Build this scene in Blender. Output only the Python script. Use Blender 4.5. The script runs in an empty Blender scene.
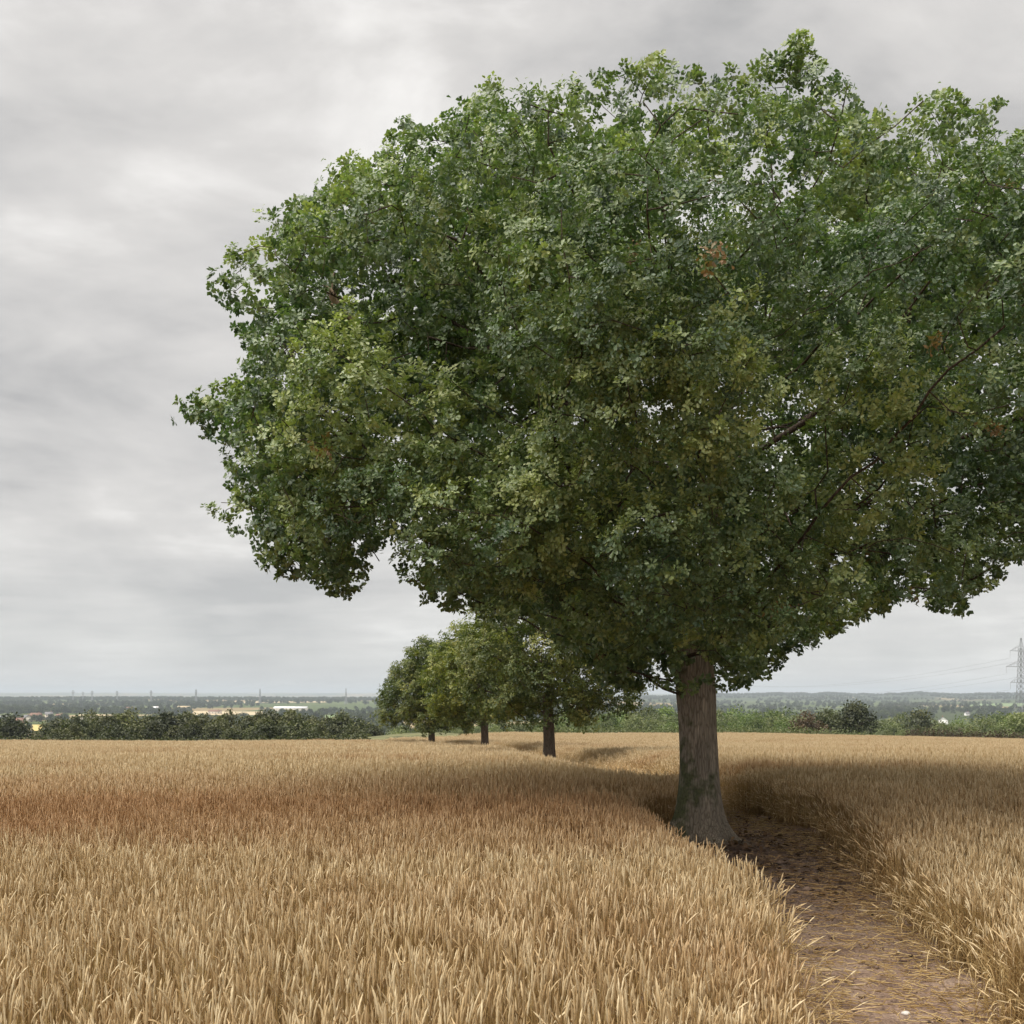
import bpy, math, numpy as np
from mathutils import Vector

rng = np.random.default_rng(11)
scene = bpy.context.scene
COL = scene.collection
PI = math.pi
F, CX, HY = 1000.0, 512.0, 695.5          # focal length in pixels, picture centre, eye level row
EYE = 1.65


def px(p, d):
    """metres sideways of a picture column at depth d"""
    return (p - CX) / F * d


# ------------------------------------------------------------------ helpers
def mesh_obj(name, verts, faces, mat=None, parent=None, smooth=False, link=True, attrs=None):
    """faces: int array (n,k) or list of such arrays"""
    verts = np.asarray(verts, dtype=np.float32)
    if not isinstance(faces, (list, tuple)):
        faces = [faces]
    faces = [np.asarray(f, dtype=np.int32) for f in faces if len(f)]
    me = bpy.data.meshes.new(name)
    me.vertices.add(len(verts))
    me.vertices.foreach_set('co', verts.ravel())
    if faces:
        tot = np.concatenate([np.full(len(f), f.shape[1], dtype=np.int32) for f in faces])
        idx = np.concatenate([f.ravel() for f in faces])
        me.loops.add(len(idx))
        me.loops.foreach_set('vertex_index', idx)
        me.polygons.add(len(tot))
        st = np.concatenate([[0], np.cumsum(tot)[:-1]]).astype(np.int32)
        me.polygons.foreach_set('loop_start', st)
        me.polygons.foreach_set('loop_total', tot)
        if smooth:
            me.polygons.foreach_set('use_smooth', np.ones(len(tot), dtype=bool))
    for an, av in (attrs or {}).items():
        a = me.attributes.new(an, 'FLOAT', 'POINT')
        a.data.foreach_set('value', np.asarray(av, dtype=np.float32))
    me.update(calc_edges=True)
    me.validate()
    if mat is not None:
        me.materials.append(mat)
    o = bpy.data.objects.new(name, me)
    if link:
        COL.objects.link(o)
    if parent is not None:
        o.parent = parent
    return o


def tag(o, label=None, cat=None, group=None, kind=None):
    for k, v in (('label', label), ('category', cat), ('group', group), ('kind', kind)):
        if v:
            o[k] = v
    return o


def empty(name, loc, rz=0.0):
    o = bpy.data.objects.new(name, None)
    COL.objects.link(o)
    o.location = loc
    o.rotation_euler = (0, 0, rz)
    o.empty_display_size = 0.3
    return o


def norm(v):
    return v / np.maximum(np.linalg.norm(v, axis=-1, keepdims=True), 1e-9)


def perp(d):
    a = np.where(np.abs(d[..., 2:3]) < 0.9, np.array([0., 0, 1.]), np.array([1., 0, 0]))
    u = norm(np.cross(d, a))
    return u, np.cross(d, u)


def tubes(paths, radii, sides):
    """paths (N,K,3), radii (N,K) -> verts, quads; open ends"""
    N, K, _ = paths.shape
    tan = np.empty_like(paths)
    tan[:, 1:-1] = paths[:, 2:] - paths[:, :-2]
    tan[:, 0] = paths[:, 1] - paths[:, 0]
    tan[:, -1] = paths[:, -1] - paths[:, -2]
    tan = norm(tan)
    u0, _ = perp(norm(paths[:, -1] - paths[:, 0] + 1e-6))
    u = u0[:, None, :] - tan * np.sum(u0[:, None, :] * tan, -1, keepdims=True)
    u = norm(u)
    v = np.cross(tan, u)
    ang = np.arange(sides) * 2 * PI / sides
    ring = (u[:, :, None, :] * np.cos(ang)[None, None, :, None] + v[:, :, None, :] * np.sin(ang)[None, None, :, None])
    V = paths[:, :, None, :] + ring * radii[:, :, None, None]
    idx = np.arange(N * K * sides).reshape(N, K, sides)
    a = idx[:, :-1]
    b = idx[:, 1:]
    q = np.stack([a, np.roll(a, -1, 2), np.roll(b, -1, 2), b], -1).reshape(-1, 4)
    return V.reshape(-1, 3), q


def ribbons(paths, widths, side):
    """paths (N,K,3), widths (N,K), side (N,3)"""
    N, K, _ = paths.shape
    s = side[:, None, :] * widths[:, :, None] * 0.5
    V = np.stack([paths - s, paths + s], 2)
    idx = np.arange(N * K * 2).reshape(N, K, 2)
    q = np.stack([idx[:, :-1, 0], idx[:, :-1, 1], idx[:, 1:, 1], idx[:, 1:, 0]], -1).reshape(-1, 4)
    return V.reshape(-1, 3), q


class MB:
    """collects pieces into one mesh"""
    def __init__(self):
        self.v, self.f, self.n = [], [], 0

    def add(self, v, f):
        v = np.asarray(v, float)
        self.v.append(v)
        self.f.append(np.asarray(f, int) + self.n)
        self.n += len(v)
        return self

    def box(self, c, s, rz=0.0):
        c = np.asarray(c, float)
        h = np.asarray(s, float) / 2
        v = np.array([[x, y, z] for x in (-1, 1) for y in (-1, 1) for z in (-1, 1)], float) * h
        ca, sa = math.cos(rz), math.sin(rz)
        v = np.stack([v[:, 0] * ca - v[:, 1] * sa, v[:, 0] * sa + v[:, 1] * ca, v[:, 2]], 1) + c
        f = np.array([[0, 1, 3, 2], [4, 6, 7, 5], [0, 4, 5, 1], [2, 3, 7, 6], [0, 2, 6, 4], [1, 5, 7, 3]])
        return self.add(v, f)

    def bar(self, a, b, r, sides=4):
        v, f = tubes(np.array([[a, b]], float), np.full((1, 2), r), sides)
        return self.add(v, f)

    def build(self, name, mat, parent=None, smooth=False):
        groups = {}
        for f in self.f:
            groups.setdefault(f.shape[1], []).append(f)
        return mesh_obj(name, np.concatenate(self.v), [np.concatenate(g) for g in groups.values()], mat, parent, smooth)


def vnoise(x, y, seed=0):
    """smooth value noise, -1..1"""
    xi, yi = np.floor(x).astype(np.int64), np.floor(y).astype(np.int64)
    fx, fy = x - xi, y - yi
    fx, fy = fx * fx * (3 - 2 * fx), fy * fy * (3 - 2 * fy)

    def h(a, b):
        n = (a * 374761393 + b * 668265263 + seed * 974634777) & 0xffffffff
        n = ((n ^ (n >> 13)) * 1274126177) & 0xffffffff
        return ((n ^ (n >> 16)) & 0xffff) / 32767.5 - 1.0
    return ((h(xi, yi) * (1 - fx) + h(xi + 1, yi) * fx) * (1 - fy) + (h(xi, yi + 1) * (1 - fx) + h(xi + 1, yi + 1) * fx) * fy)


def fbm(x, y, seed=0, octv=4):
    s, a = 0, 1.0
    for o in range(octv):
        s = s + a * vnoise(x * 2 ** o, y * 2 ** o, seed + o)
        a *= 0.5
    return s / 1.9


def in_poly(x, y, poly):
    poly = np.asarray(poly, float)
    inside = np.zeros(np.shape(x), bool)
    j = len(poly) - 1
    for i in range(len(poly)):
        xi, yi = poly[i]
        xj, yj = poly[j]
        c = ((yi > y) != (yj > y)) & (x < (xj - xi) * (y - yi) / (yj - yi + 1e-12) + xi)
        inside ^= c
        j = i
    return inside


def dist_poly(x, y, poly, closed=True):
    """distance to a polyline"""
    best = np.full(np.shape(x), 1e9)
    P = np.asarray(poly, float)
    n = len(P) if closed else len(P) - 1
    for i in range(n):
        a, b = P[i], P[(i + 1) % len(P)]
        d = b - a
        t = np.clip(((x - a[0]) * d[0] + (y - a[1]) * d[1]) / (d @ d), 0, 1)
        best = np.minimum(best, np.hypot(x - a[0] - t * d[0], y - a[1] - t * d[1]))
    return best


# ------------------------------------------------------------------ materials
def new_mat(name):
    m = bpy.data.materials.new(name)
    m.use_nodes = True
    nt = m.node_tree
    bs = nt.nodes['Principled BSDF']
    return m, nt, bs


def N(nt, typ, **kw):
    n = nt.nodes.new(typ)
    for k, v in kw.items():
        if k.startswith('i_'):
            n.inputs[k[2:].replace('_', ' ')].default_value = v
        else:
            setattr(n, k, v)
    return n


def ramp(nt, stops, fac=None, interp='LINEAR'):
    r = nt.nodes.new('ShaderNodeValToRGB')
    cr = r.color_ramp
    cr.interpolation = interp
    while len(cr.elements) < len(stops):
        cr.elements.new(0.5)
    for e, (p, c) in zip(cr.elements, stops):
        e.position = p
        e.color = tuple(c) + (1,) if len(c) == 3 else c
    if fac is not None:
        nt.links.new(fac, r.inputs[0])
    return r


def mixc(nt, fac, a, b, mode='MIX'):
    m = nt.nodes.new('ShaderNodeMix')
    m.data_type = 'RGBA'
    m.blend_type = mode
    m.clamp_factor = True
    for sock, val in ((m.inputs[0], fac), (m.inputs[6], a), (m.inputs[7], b)):
        if isinstance(val, (int, float)):
            sock.default_value = val
        elif isinstance(val, (tuple, list)):
            sock.default_value = tuple(val) + (1,) if len(val) == 3 else val
        else:
            nt.links.new(val, sock)
    return m.outputs[2]


def math_n(nt, op, a, b=0.0):
    m = nt.nodes.new('ShaderNodeMath')
    m.operation = op
    for s, v in ((m.inputs[0], a), (m.inputs[1], b)):
        if isinstance(v, (int, float)):
            s.default_value = v
        else:
            nt.links.new(v, s)
    return m.outputs[0]


def simple_mat(name, col, rough=0.8, noise=0.15, scale=3.0, metal=0.0):
    m, nt, bs = new_mat(name)
    tc = N(nt, 'ShaderNodeTexCoord')
    nz = N(nt, 'ShaderNodeTexNoise')
    nz.inputs['Scale'].default_value = scale
    nz.inputs['Detail'].default_value = 5
    nt.links.new(tc.outputs['Object'], nz.inputs['Vector'])
    c = np.array(col)
    r = ramp(nt, [(0.3, tuple(c * (1 - noise))), (0.7, tuple(np.minimum(c * (1 + noise), 1)))], nz.outputs['Fac'])
    nt.links.new(r.outputs[0], bs.inputs['Base Color'])
    bs.inputs['Roughness'].default_value = rough
    bs.inputs['Metallic'].default_value = metal
    return m


def leaf_mat(name, stops, trans=0.3, rough=0.42, spec=0.5, vary=0.35):
    """leaf colour from the per-leaf 'tint' attribute"""
    m, nt, bs = new_mat(name)
    at = N(nt, 'ShaderNodeAttribute', attribute_name='tint')
    r = ramp(nt, stops, at.outputs['Fac'])
    oi = N(nt, 'ShaderNodeObjectInfo')
    hs = N(nt, 'ShaderNodeHueSaturation')
    mr = N(nt, 'ShaderNodeMapRange')
    mr.inputs[3].default_value = 1 - vary
    mr.inputs[4].default_value = 1 + vary
    nt.links.new(oi.outputs['Random'], mr.inputs[0])
    nt.links.new(mr.outputs[0], hs.inputs['Value'])
    nt.links.new(r.outputs[0], hs.inputs['Color'])
    nt.links.new(hs.outputs[0], bs.inputs['Base Color'])
    bs.inputs['Roughness'].default_value = rough
    bs.inputs['Specular IOR Level'].default_value = spec
    tr = N(nt, 'ShaderNodeBsdfTranslucent')
    br = mixc(nt, 1.0, hs.outputs[0], (1.25, 1.5, 0.65), 'MULTIPLY')
    nt.links.new(br, tr.inputs['Color'])
    mx = N(nt, 'ShaderNodeMixShader')
    mx.inputs[0].default_value = trans
    nt.links.new(bs.outputs[0], mx.inputs[1])
    nt.links.new(tr.outputs[0], mx.inputs[2])
    nt.links.new(mx.outputs[0], nt.nodes['Material Output'].inputs['Surface'])
    return m


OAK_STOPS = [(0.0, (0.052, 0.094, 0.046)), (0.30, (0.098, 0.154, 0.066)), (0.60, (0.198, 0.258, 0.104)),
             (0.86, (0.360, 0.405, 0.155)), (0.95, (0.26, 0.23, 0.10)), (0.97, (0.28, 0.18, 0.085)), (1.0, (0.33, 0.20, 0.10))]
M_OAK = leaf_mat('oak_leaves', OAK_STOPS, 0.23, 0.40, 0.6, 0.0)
M_OAK_WARM = leaf_mat('oak_leaves_warm', [(p, (min(1, c[0] * 0.90), c[1] * 0.76, c[2] * 0.58)) for p, c in OAK_STOPS], 0.28, 0.5, 0.4, 0.06)
M_OAK_YELLOW = leaf_mat('oak_leaves_yellowish', [(p, (min(1, c[0] * 1.14), c[1] * 0.95, c[2] * 0.58)) for p, c in OAK_STOPS], 0.28, 0.45)
M_DARKLEAF = leaf_mat('dark_leaves', [(0, (0.022, 0.028, 0.012)), (0.6, (0.058, 0.068, 0.025)), (1, (0.13, 0.13, 0.046))], 0.2, 0.6)
M_MIDLEAF = leaf_mat('mid_green_leaves', [(0, (0.06, 0.08, 0.036)), (0.6, (0.14, 0.162, 0.066)), (1, (0.23, 0.24, 0.10))], 0.25, 0.55)
M_OLIVELEAF = leaf_mat('olive_leaves', [(0, (0.04, 0.046, 0.018)), (0.6, (0.095, 0.10, 0.036)), (1, (0.17, 0.17, 0.058))], 0.2, 0.6)
M_PALELEAF = leaf_mat('pale_green_leaves', [(0, (0.07, 0.11, 0.03)), (0.6, (0.12, 0.17, 0.045)), (1, (0.2, 0.24, 0.06))], 0.25, 0.55)
M_REDLEAF = leaf_mat('copper_leaves', [(0, (0.045, 0.035, 0.022)), (0.6, (0.10, 0.065, 0.035)), (1, (0.15, 0.11, 0.05))], 0.2, 0.6)
M_FARLEAF = leaf_mat('far_wood_leaves', [(0, (0.026, 0.038, 0.018)), (0.6, (0.050, 0.068, 0.028)), (1, (0.095, 0.11, 0.04))], 0.2, 0.7)


def bark_mat(name, base, moss_amt=0.0, centre=(0, 0)):
    m, nt, bs = new_mat(name)
    tc = N(nt, 'ShaderNodeTexCoord')
    mp = N(nt, 'ShaderNodeMapping')
    mp.inputs['Scale'].default_value = (1, 1, 0.13)
    nt.links.new(tc.outputs['Object'], mp.inputs['Vector'])
    nz = N(nt, 'ShaderNodeTexNoise')
    nz.inputs['Scale'].default_value = 22
    nz.inputs['Detail'].default_value = 8
    nz.inputs['Roughness'].default_value = 0.65
    nt.links.new(mp.outputs[0], nz.inputs['Vector'])
    vo = N(nt, 'ShaderNodeTexVoronoi', feature='DISTANCE_TO_EDGE')
    vo.inputs['Scale'].default_value = 42
    nt.links.new(mp.outputs[0], vo.inputs['Vector'])
    b = np.array(base)
    c1 = ramp(nt, [(0.28, tuple(b * 0.62)), (0.52, tuple(b)), (0.75, tuple(b * 1.45))], nz.outputs['Fac'])
    crack = ramp(nt, [(0.0, (0.5, 0.47, 0.44)), (0.14, (1, 1, 1))], vo.outputs['Distance'])
    col = mixc(nt, 0.8, c1.outputs[0], crack.outputs[0], 'MULTIPLY')
    if moss_amt > 0:
        n2 = N(nt, 'ShaderNodeTexNoise')
        n2.inputs['Scale'].default_value = 7.0
        n2.inputs['Detail'].default_value = 7
        nt.links.new(tc.outputs['Object'], n2.inputs['Vector'])
        at = N(nt, 'ShaderNodeAttribute', attribute_name='moss')
        s = math_n(nt, 'ADD', n2.outputs['Fac'], at.outputs['Fac'])
        mf = ramp(nt, [(0.66, (0, 0, 0)), (0.86, (1, 1, 1))], s)
        f = math_n(nt, 'MULTIPLY', mf.outputs[0], moss_amt)
        n3 = N(nt, 'ShaderNodeTexNoise')
        n3.inputs['Scale'].default_value = 40
        nt.links.new(tc.outputs['Object'], n3.inputs['Vector'])
        mc = ramp(nt, [(0.3, (0.018, 0.03, 0.008)), (0.7, (0.075, 0.095, 0.028))], n3.outputs['Fac'])
        col = mixc(nt, f, col, mc.outputs[0])
    nt.links.new(col, bs.inputs['Base Color'])
    bs.inputs['Roughness'].default_value = 0.92
    bs.inputs['Specular IOR Level'].default_value = 0.2
    bp = N(nt, 'ShaderNodeBump')
    bp.inputs['Strength'].default_value = 1.0
    bp.inputs['Distance'].default_value = 0.022
    hgt = math_n(nt, 'ADD', nz.outputs['Fac'], math_n(nt, 'MULTIPLY', crack.outputs[0], 0.6))
    nt.links.new(hgt, bp.inputs['Height'])
    nt.links.new(bp.outputs[0], bs.inputs['Normal'])
    return m


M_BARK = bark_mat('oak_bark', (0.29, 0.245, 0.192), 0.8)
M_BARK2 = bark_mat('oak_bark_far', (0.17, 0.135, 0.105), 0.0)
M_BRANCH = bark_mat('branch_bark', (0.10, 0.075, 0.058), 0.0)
M_SPLIT = simple_mat('split_wood', (0.36, 0.255, 0.18), 0.85, 0.35, 14)

# ------------------------------------------------------------------ terrain
FZ_Y = [-80, 12, 20, 29, 36, 44, 55, 75, 105, 140]
FZ_Z = [0, 0, -0.2, -0.55, -0.86, -1.15, -1.5, -2.05, -2.85, -3.8]
EDGE_X = [-140, -20, -10, -5, 0, 6, 30, 60, 120]
EDGE_Y = [74, 75, 72.5, 74, 90, 100, 106, 98, 84]

PL_R = [0, 700, 1500, 2500, 3500, 4600, 8000, 12500, 15000]
PL_Z = [-30, -30, -27, -20, -12, -14, -18, 30, 42]
RT_R = [0, 700, 1500, 2500, 3600, 4600, 5400, 8000, 12500, 15000]
RT_Z = [-30, -29, -26, -23, -19, 2, 9, 0, 5, 5]


def field_z(x, y):
    z = np.interp(y, FZ_Y, FZ_Z)
    z = z - 0.30 * np.clip((-x - 6) / 12, 0, 1) * np.clip((y - 50) / 25, 0, 1)
    z = z - 0.022 * np.maximum(x - 22, 0) * np.clip(y / 100, 0, 1)
    z = z + 0.75 * np.exp(-((x + 8) / 7) ** 2 - ((y - 88) / 9) ** 2)
    z = z + 0.05 * vnoise(x / 9, y / 9, 5) * np.clip((y - 14) / 10, 0, 1)
    return z


def ground_z(x, y):
    x = np.asarray(x, float)
    y = np.asarray(y, float)
    e = np.interp(x, EDGE_X, EDGE_Y)
    s = np.maximum(y - e, 0)
    rr = np.hypot(x, y)
    vg = np.clip((x + 17) / 3, 0, 1) * np.clip((2 - x) / 3, 0, 1) * 24
    s = np.maximum(s - vg, 0)
    zf = field_z(x, np.minimum(y, e + vg))
    zf = zf - 0.10 * np.sqrt(s * s + 36) + 0.6 - 0.00004 * s * s
    zf = zf - 0.0012 * np.maximum(rr - 150, 0) * (y < 0)
    t = np.clip((x / np.maximum(np.abs(y), 1) * F + CX - 600) / 160, 0, 1) * (y > 0)
    t = t * t * (3 - 2 * t)
    zp = np.interp(rr, PL_R, PL_Z) * (1 - t) + np.interp(rr, RT_R, RT_Z) * t
    az = np.arctan2(x, np.abs(y) + 1e-6)
    zp = zp + np.clip((rr - 3200) / 1500, 0, 1) * (7.5 * fbm(az * 26, rr / 5000, 3, 4) + 2.2 * vnoise(az * 130, rr / 2500, 9))
    zp = zp + np.clip((rr - 500) / 1000, 0, 1) * np.clip((3300 - rr) / 600, 0, 1) * 3.0 * vnoise(x / 420, y / 420, 21)
    k = 4.0
    return np.maximum(zf, zp) + k * np.log1p(np.exp(-np.abs(zf - zp) / k)) * np.clip((rr - 150) / 250, 0, 1)


PATH_L = [(0.45, 1.6), (0.98, 3.6), (1.36, 5.2), (1.54, 6.3), (1.45, 7.1), (1.25, 8.1), (1.25, 9.5), (1.32, 11.0), (1.65, 11.7), (2.3, 12.4),
          (2.72, 14.2), (2.6, 16), (2.2, 20), (1.65, 28), (1.1, 33), (.2, 44), (-3.3, 55), (-8, 66), (-13, 74)]
PATH_R = [(1.95, 1.6), (2.25, 4.0), (2.5, 5.06), (2.65, 5.6), (2.80, 6.7), (3.08, 8.2), (3.42, 9.65), (3.62, 11.6), (3.5, 14.1),
          (3.5, 16), (3.25, 20), (2.85, 28), (2.35, 33), (1.2, 44), (-2.6, 55), (-7.3, 66), (-12, 74)]
PATH = PATH_L + PATH_R[::-1]
TRAM = [(3.4, 30.2), (6, 31.5), (14, 34), (40, 37)]


def build_ground():
    na_f, na_b = 420, 90
    a1 = np.linspace(-0.78, 0.78, na_f)
    a2 = np.linspace(0.78, 2 * PI - 0.78, na_b + 2)[1:-1]
    az = np.concatenate([a1, a2])
    r = np.concatenate([[0.0], np.geomspace(0.5, 15000, 245)])
    A, R = np.meshgrid(az, r)
    X, Y = R * np.sin(A), R * np.cos(A)
    Z = ground_z(X, Y)
    sink = (X > -0.45) & (X < 5.35) & (Y > 1.6) & (Y < 18.4)
    Z = Z - 0.14 * sink
    n = len(az)
    i = np.arange(len(r) - 1)[:, None] * n
    j = np.arange(n)[None, :]
    q = np.stack([i + j, i + (j + 1) % n, i + n + (j + 1) % n, i + n + j], -1).reshape(-1, 4)[:, ::-1]
    e = np.interp(X, EDGE_X, EDGE_Y)
    zone = np.clip((Y - e) / 3, 0, 1) * np.clip(Y / 20, 0, 1)
    zone = np.maximum(zone, np.clip((R - 260) / 50, 0, 1))
    azn = np.where(Y > 0, X / np.maximum(Y, 1) * F + CX, 0)
    wood = np.clip((R - 3600) / 400, 0, 1) * np.clip((9000 - R) / 1500, 0, 1)
    V = np.stack([X, Y, Z], -1).reshape(-1, 3)
    m, nt, bs = new_mat('countryside_ground')
    geo = N(nt, 'ShaderNodeNewGeometry')
    n1 = N(nt, 'ShaderNodeTexNoise')
    n1.inputs['Scale'].default_value = 9
    n1.inputs['Detail'].default_value = 8
    nt.links.new(geo.outputs['Position'], n1.inputs['Vector'])
    soil = ramp(nt, [(0.3, (0.10, 0.06, 0.038)), (0.6, (0.20, 0.125, 0.07)), (0.8, (0.30, 0.20, 0.10))], n1.outputs['Fac'])
    mp = N(nt, 'ShaderNodeMapping')
    mp.inputs['Scale'].default_value = (1 / 260, 1 / 420, 0)
    mp.inputs['Rotation'].default_value = (0, 0, 0.25)
    nt.links.new(geo.outputs['Position'], mp.inputs['Vector'])
    vo = N(nt, 'ShaderNodeTexVoronoi')
    vo.inputs['Scale'].default_value = 1.0
    nt.links.new(mp.outputs[0], vo.inputs['Vector'])
    sp = N(nt, 'ShaderNodeSeparateColor')
    nt.links.new(vo.outputs['Color'], sp.inputs[0])
    fields = ramp(nt, [(0.0, (0.075, 0.10, 0.04)), (0.25, (0.11, 0.15, 0.05)), (0.42, (0.16, 0.20, 0.07)), (0.55, (0.36, 0.28, 0.15)),
                       (0.68, (0.09, 0.12, 0.045)), (0.82, (0.42, 0.34, 0.20)), (0.93, (0.13, 0.17, 0.06))], sp.outputs[0], 'CONSTANT')
    n2 = N(nt, 'ShaderNodeTexNoise')
    n2.inputs['Scale'].default_value = 0.05
    n2.inputs['Detail'].default_value = 8
    nt.links.new(geo.outputs['Position'], n2.inputs['Vector'])
    var = ramp(nt, [(0.3, (0.75, 0.75, 0.75)), (0.7, (1.15, 1.15, 1.1))], n2.outputs['Fac'])
    fcol = mixc(nt, 1.0, mixc(nt, 1.0, fields.outputs[0], (0.72, 0.70, 0.68), 'MULTIPLY'), var.outputs[0], 'MULTIPLY')
    n3 = N(nt, 'ShaderNodeTexNoise')
    n3.inputs['Scale'].default_value = 0.0045
    n3.inputs['Detail'].default_value = 6
    nt.links.new(geo.outputs['Position'], n3.inputs['Vector'])
    wmask = ramp(nt, [(0.56, (1, 1, 1)), (0.60, (0, 0, 0))], n3.outputs['Fac'])
    wc = ramp(nt, [(0.3, (0.02, 0.03, 0.015)), (0.7, (0.05, 0.065, 0.028))], n2.outputs['Fac'])
    atw = N(nt, 'ShaderNodeAttribute', attribute_name='wood')
    fcol = mixc(nt, math_n(nt, 'MULTIPLY', wmask.outputs[0], atw.outputs['Fac']), fcol, wc.outputs[0])
    atz = N(nt, 'ShaderNodeAttribute', attribute_name='zone')
    col = mixc(nt, atz.outputs['Fac'], soil.outputs[0], fcol)
    nt.links.new(col, bs.inputs['Base Color'])
    bs.inputs['Roughness'].default_value = 1.0
    bs.inputs['Specular IOR Level'].default_value = 0.1
    o = mesh_obj('ground', V, q, m, smooth=True, attrs={'zone': zone.ravel(), 'wood': wood.ravel()})
    tag(o, 'rolling ground of the field and the wide valley beyond', 'ground', kind='structure')


build_ground()


def build_path():
    gx = np.arange(-0.7, 5.6, 0.035)
    gy = np.arange(1.4, 18.6, 0.045)
    X, Y = np.meshgrid(gx, gy)
    ins = in_poly(X, Y, PATH)
    dd = dist_poly(X, Y, PATH)
    depth = np.where(ins, np.clip(dd / 0.35, 0, 1), 0)
    Z = field_z(X, Y) + 0.012
    edge = np.minimum.reduce([X - gx[0], gx[-1] - X, Y - gy[0], gy[-1] - Y])
    fade = np.clip(edge / 0.3, 0, 1)
    rough = fbm(X * 2.2, Y * 2.2, 4, 3) * 0.03 + fbm(X * 7, Y * 7, 14, 3) * 0.024 + fbm(X * 20, Y * 20, 19, 2) * 0.012
    Z = Z + (rough - 0.035 * depth) * fade - 0.02 * (1 - fade)
    tr = np.hypot(X - 2.03, Y - 11)
    Z += 0.10 * np.exp(-(tr / 0.75) ** 2)
    ny, nx = X.shape
    i = np.arange(ny - 1)[:, None] * nx
    j = np.arange(nx - 1)[None, :]
    q = np.stack([i + j, i + j + 1, i + nx + j + 1, i + nx + j], -1).reshape(-1, 4)
    m, nt, bs = new_mat('trodden_earth')
    geo = N(nt, 'ShaderNodeNewGeometry')
    n1 = N(nt, 'ShaderNodeTexNoise')
    n1.inputs['Scale'].default_value = 3.0
    n1.inputs['Detail'].default_value = 10
    n1.inputs['Roughness'].default_value = 0.65
    nt.links.new(geo.outputs['Position'], n1.inputs['Vector'])
    n2 = N(nt, 'ShaderNodeTexNoise')
    n2.inputs['Scale'].default_value = 48
    n2.inputs['Detail'].default_value = 6
    nt.links.new(geo.outputs['Position'], n2.inputs['Vector'])
    c1 = ramp(nt, [(0.30, (0.16, 0.105, 0.078)), (0.5, (0.30, 0.212, 0.160)), (0.72, (0.44, 0.335, 0.26))], n1.outputs['Fac'])
    c2 = ramp(nt, [(0.32, (0.55, 0.52, 0.5)), (0.5, (1, 1, 1)), (0.72, (1.25, 1.2, 1.1))], n2.outputs['Fac'])
    col = mixc(nt, 0.85, c1.outputs[0], c2.outputs[0], 'MULTIPLY')
    # earth colour goes dark brown in noise-broken patches round the oak's foot
    at = N(nt, 'ShaderNodeAttribute', attribute_name='foot_dark')
    f = math_n(nt, 'MULTIPLY', at.outputs['Fac'], ramp(nt, [(0.38, (0, 0, 0)), (0.6, (1, 1, 1))], n1.outputs['Fac']).outputs[0])
    col = mixc(nt, f, col, (0.07, 0.042, 0.03))
    nt.links.new(col, bs.inputs['Base Color'])
    bs.inputs['Roughness'].default_value = 0.95
    bs.inputs['Specular IOR Level'].default_value = 0.2
    bp = N(nt, 'ShaderNodeBump')
    bp.inputs['Strength'].default_value = 1.0
    bp.inputs['Distance'].default_value = 0.035
    nt.links.new(n2.outputs['Fac'], bp.inputs['Height'])
    nt.links.new(bp.outputs[0], bs.inputs['Normal'])
    foot_dark = np.exp(-((np.hypot(X - 2.6, (Y - 10.2) * 0.7)) / 1.7) ** 2)
    o = mesh_obj('footpath', np.stack([X, Y, Z], -1).reshape(-1, 3), q, m, smooth=True, attrs={'foot_dark': foot_dark.ravel()})
    tag(o, 'trodden brown earth footpath winding past the oak', 'footpath', kind='structure')


build_path()


def path_z(x, y):
    return field_z(x, y) + 0.0


# ------------------------------------------------------------------ instanced stuff
def instancer(name, pts, rot, scl, idx, protos, mat=None):
    col = bpy.data.collections.new(name + '_kinds')
    for p in protos:
        col.objects.link(p)
    me = bpy.data.meshes.new(name)
    pts = np.asarray(pts, np.float32)
    me.vertices.add(len(pts))
    me.vertices.foreach_set('co', pts.ravel())
    a = me.attributes.new('rot', 'FLOAT_VECTOR', 'POINT')
    a.data.foreach_set('vector', np.asarray(rot, np.float32).ravel())
    a = me.attributes.new('scl', 'FLOAT_VECTOR', 'POINT')
    a.data.foreach_set('vector', np.asarray(scl, np.float32).ravel())
    a = me.attributes.new('which', 'INT', 'POINT')
    a.data.foreach_set('value', np.asarray(idx, np.int32))
    me.update()
    o = bpy.data.objects.new(name, me)
    COL.objects.link(o)
    ng = bpy.data.node_groups.new(name + '_nodes', 'GeometryNodeTree')
    ng.interface.new_socket('Geometry', in_out='INPUT', socket_type='NodeSocketGeometry')
    ng.interface.new_socket('Geometry', in_out='OUTPUT', socket_type='NodeSocketGeometry')
    gi = ng.nodes.new('NodeGroupInput')
    go = ng.nodes.new('NodeGroupOutput')
    ci = ng.nodes.new('GeometryNodeCollectionInfo')
    ci.inputs[0].default_value = col
    ci.inputs[1].default_value = True
    ci.inputs[2].default_value = True
    ip = ng.nodes.new('GeometryNodeInstanceOnPoints')
    ip.inputs['Pick Instance'].default_value = True

    def named(nm, typ):
        n = ng.nodes.new('GeometryNodeInputNamedAttribute')
        n.data_type = typ
        n.inputs[0].default_value = nm
        return n.outputs[0]
    er = ng.nodes.new('FunctionNodeEulerToRotation')
    L = ng.links.new
    L(gi.outputs[0], ip.inputs['Points'])
    L(ci.outputs[0], ip.inputs['Instance'])
    L(named('which', 'INT'), ip.inputs['Instance Index'])
    L(named('rot', 'FLOAT_VECTOR'), er.inputs[0])
    L(er.outputs[0], ip.inputs['Rotation'])
    L(named('scl', 'FLOAT_VECTOR'), ip.inputs['Scale'])
    L(ip.outputs[0], go.inputs[0])
    md = o.modifiers.new('scatter', 'NODES')
    md.node_group = ng
    return o


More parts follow.
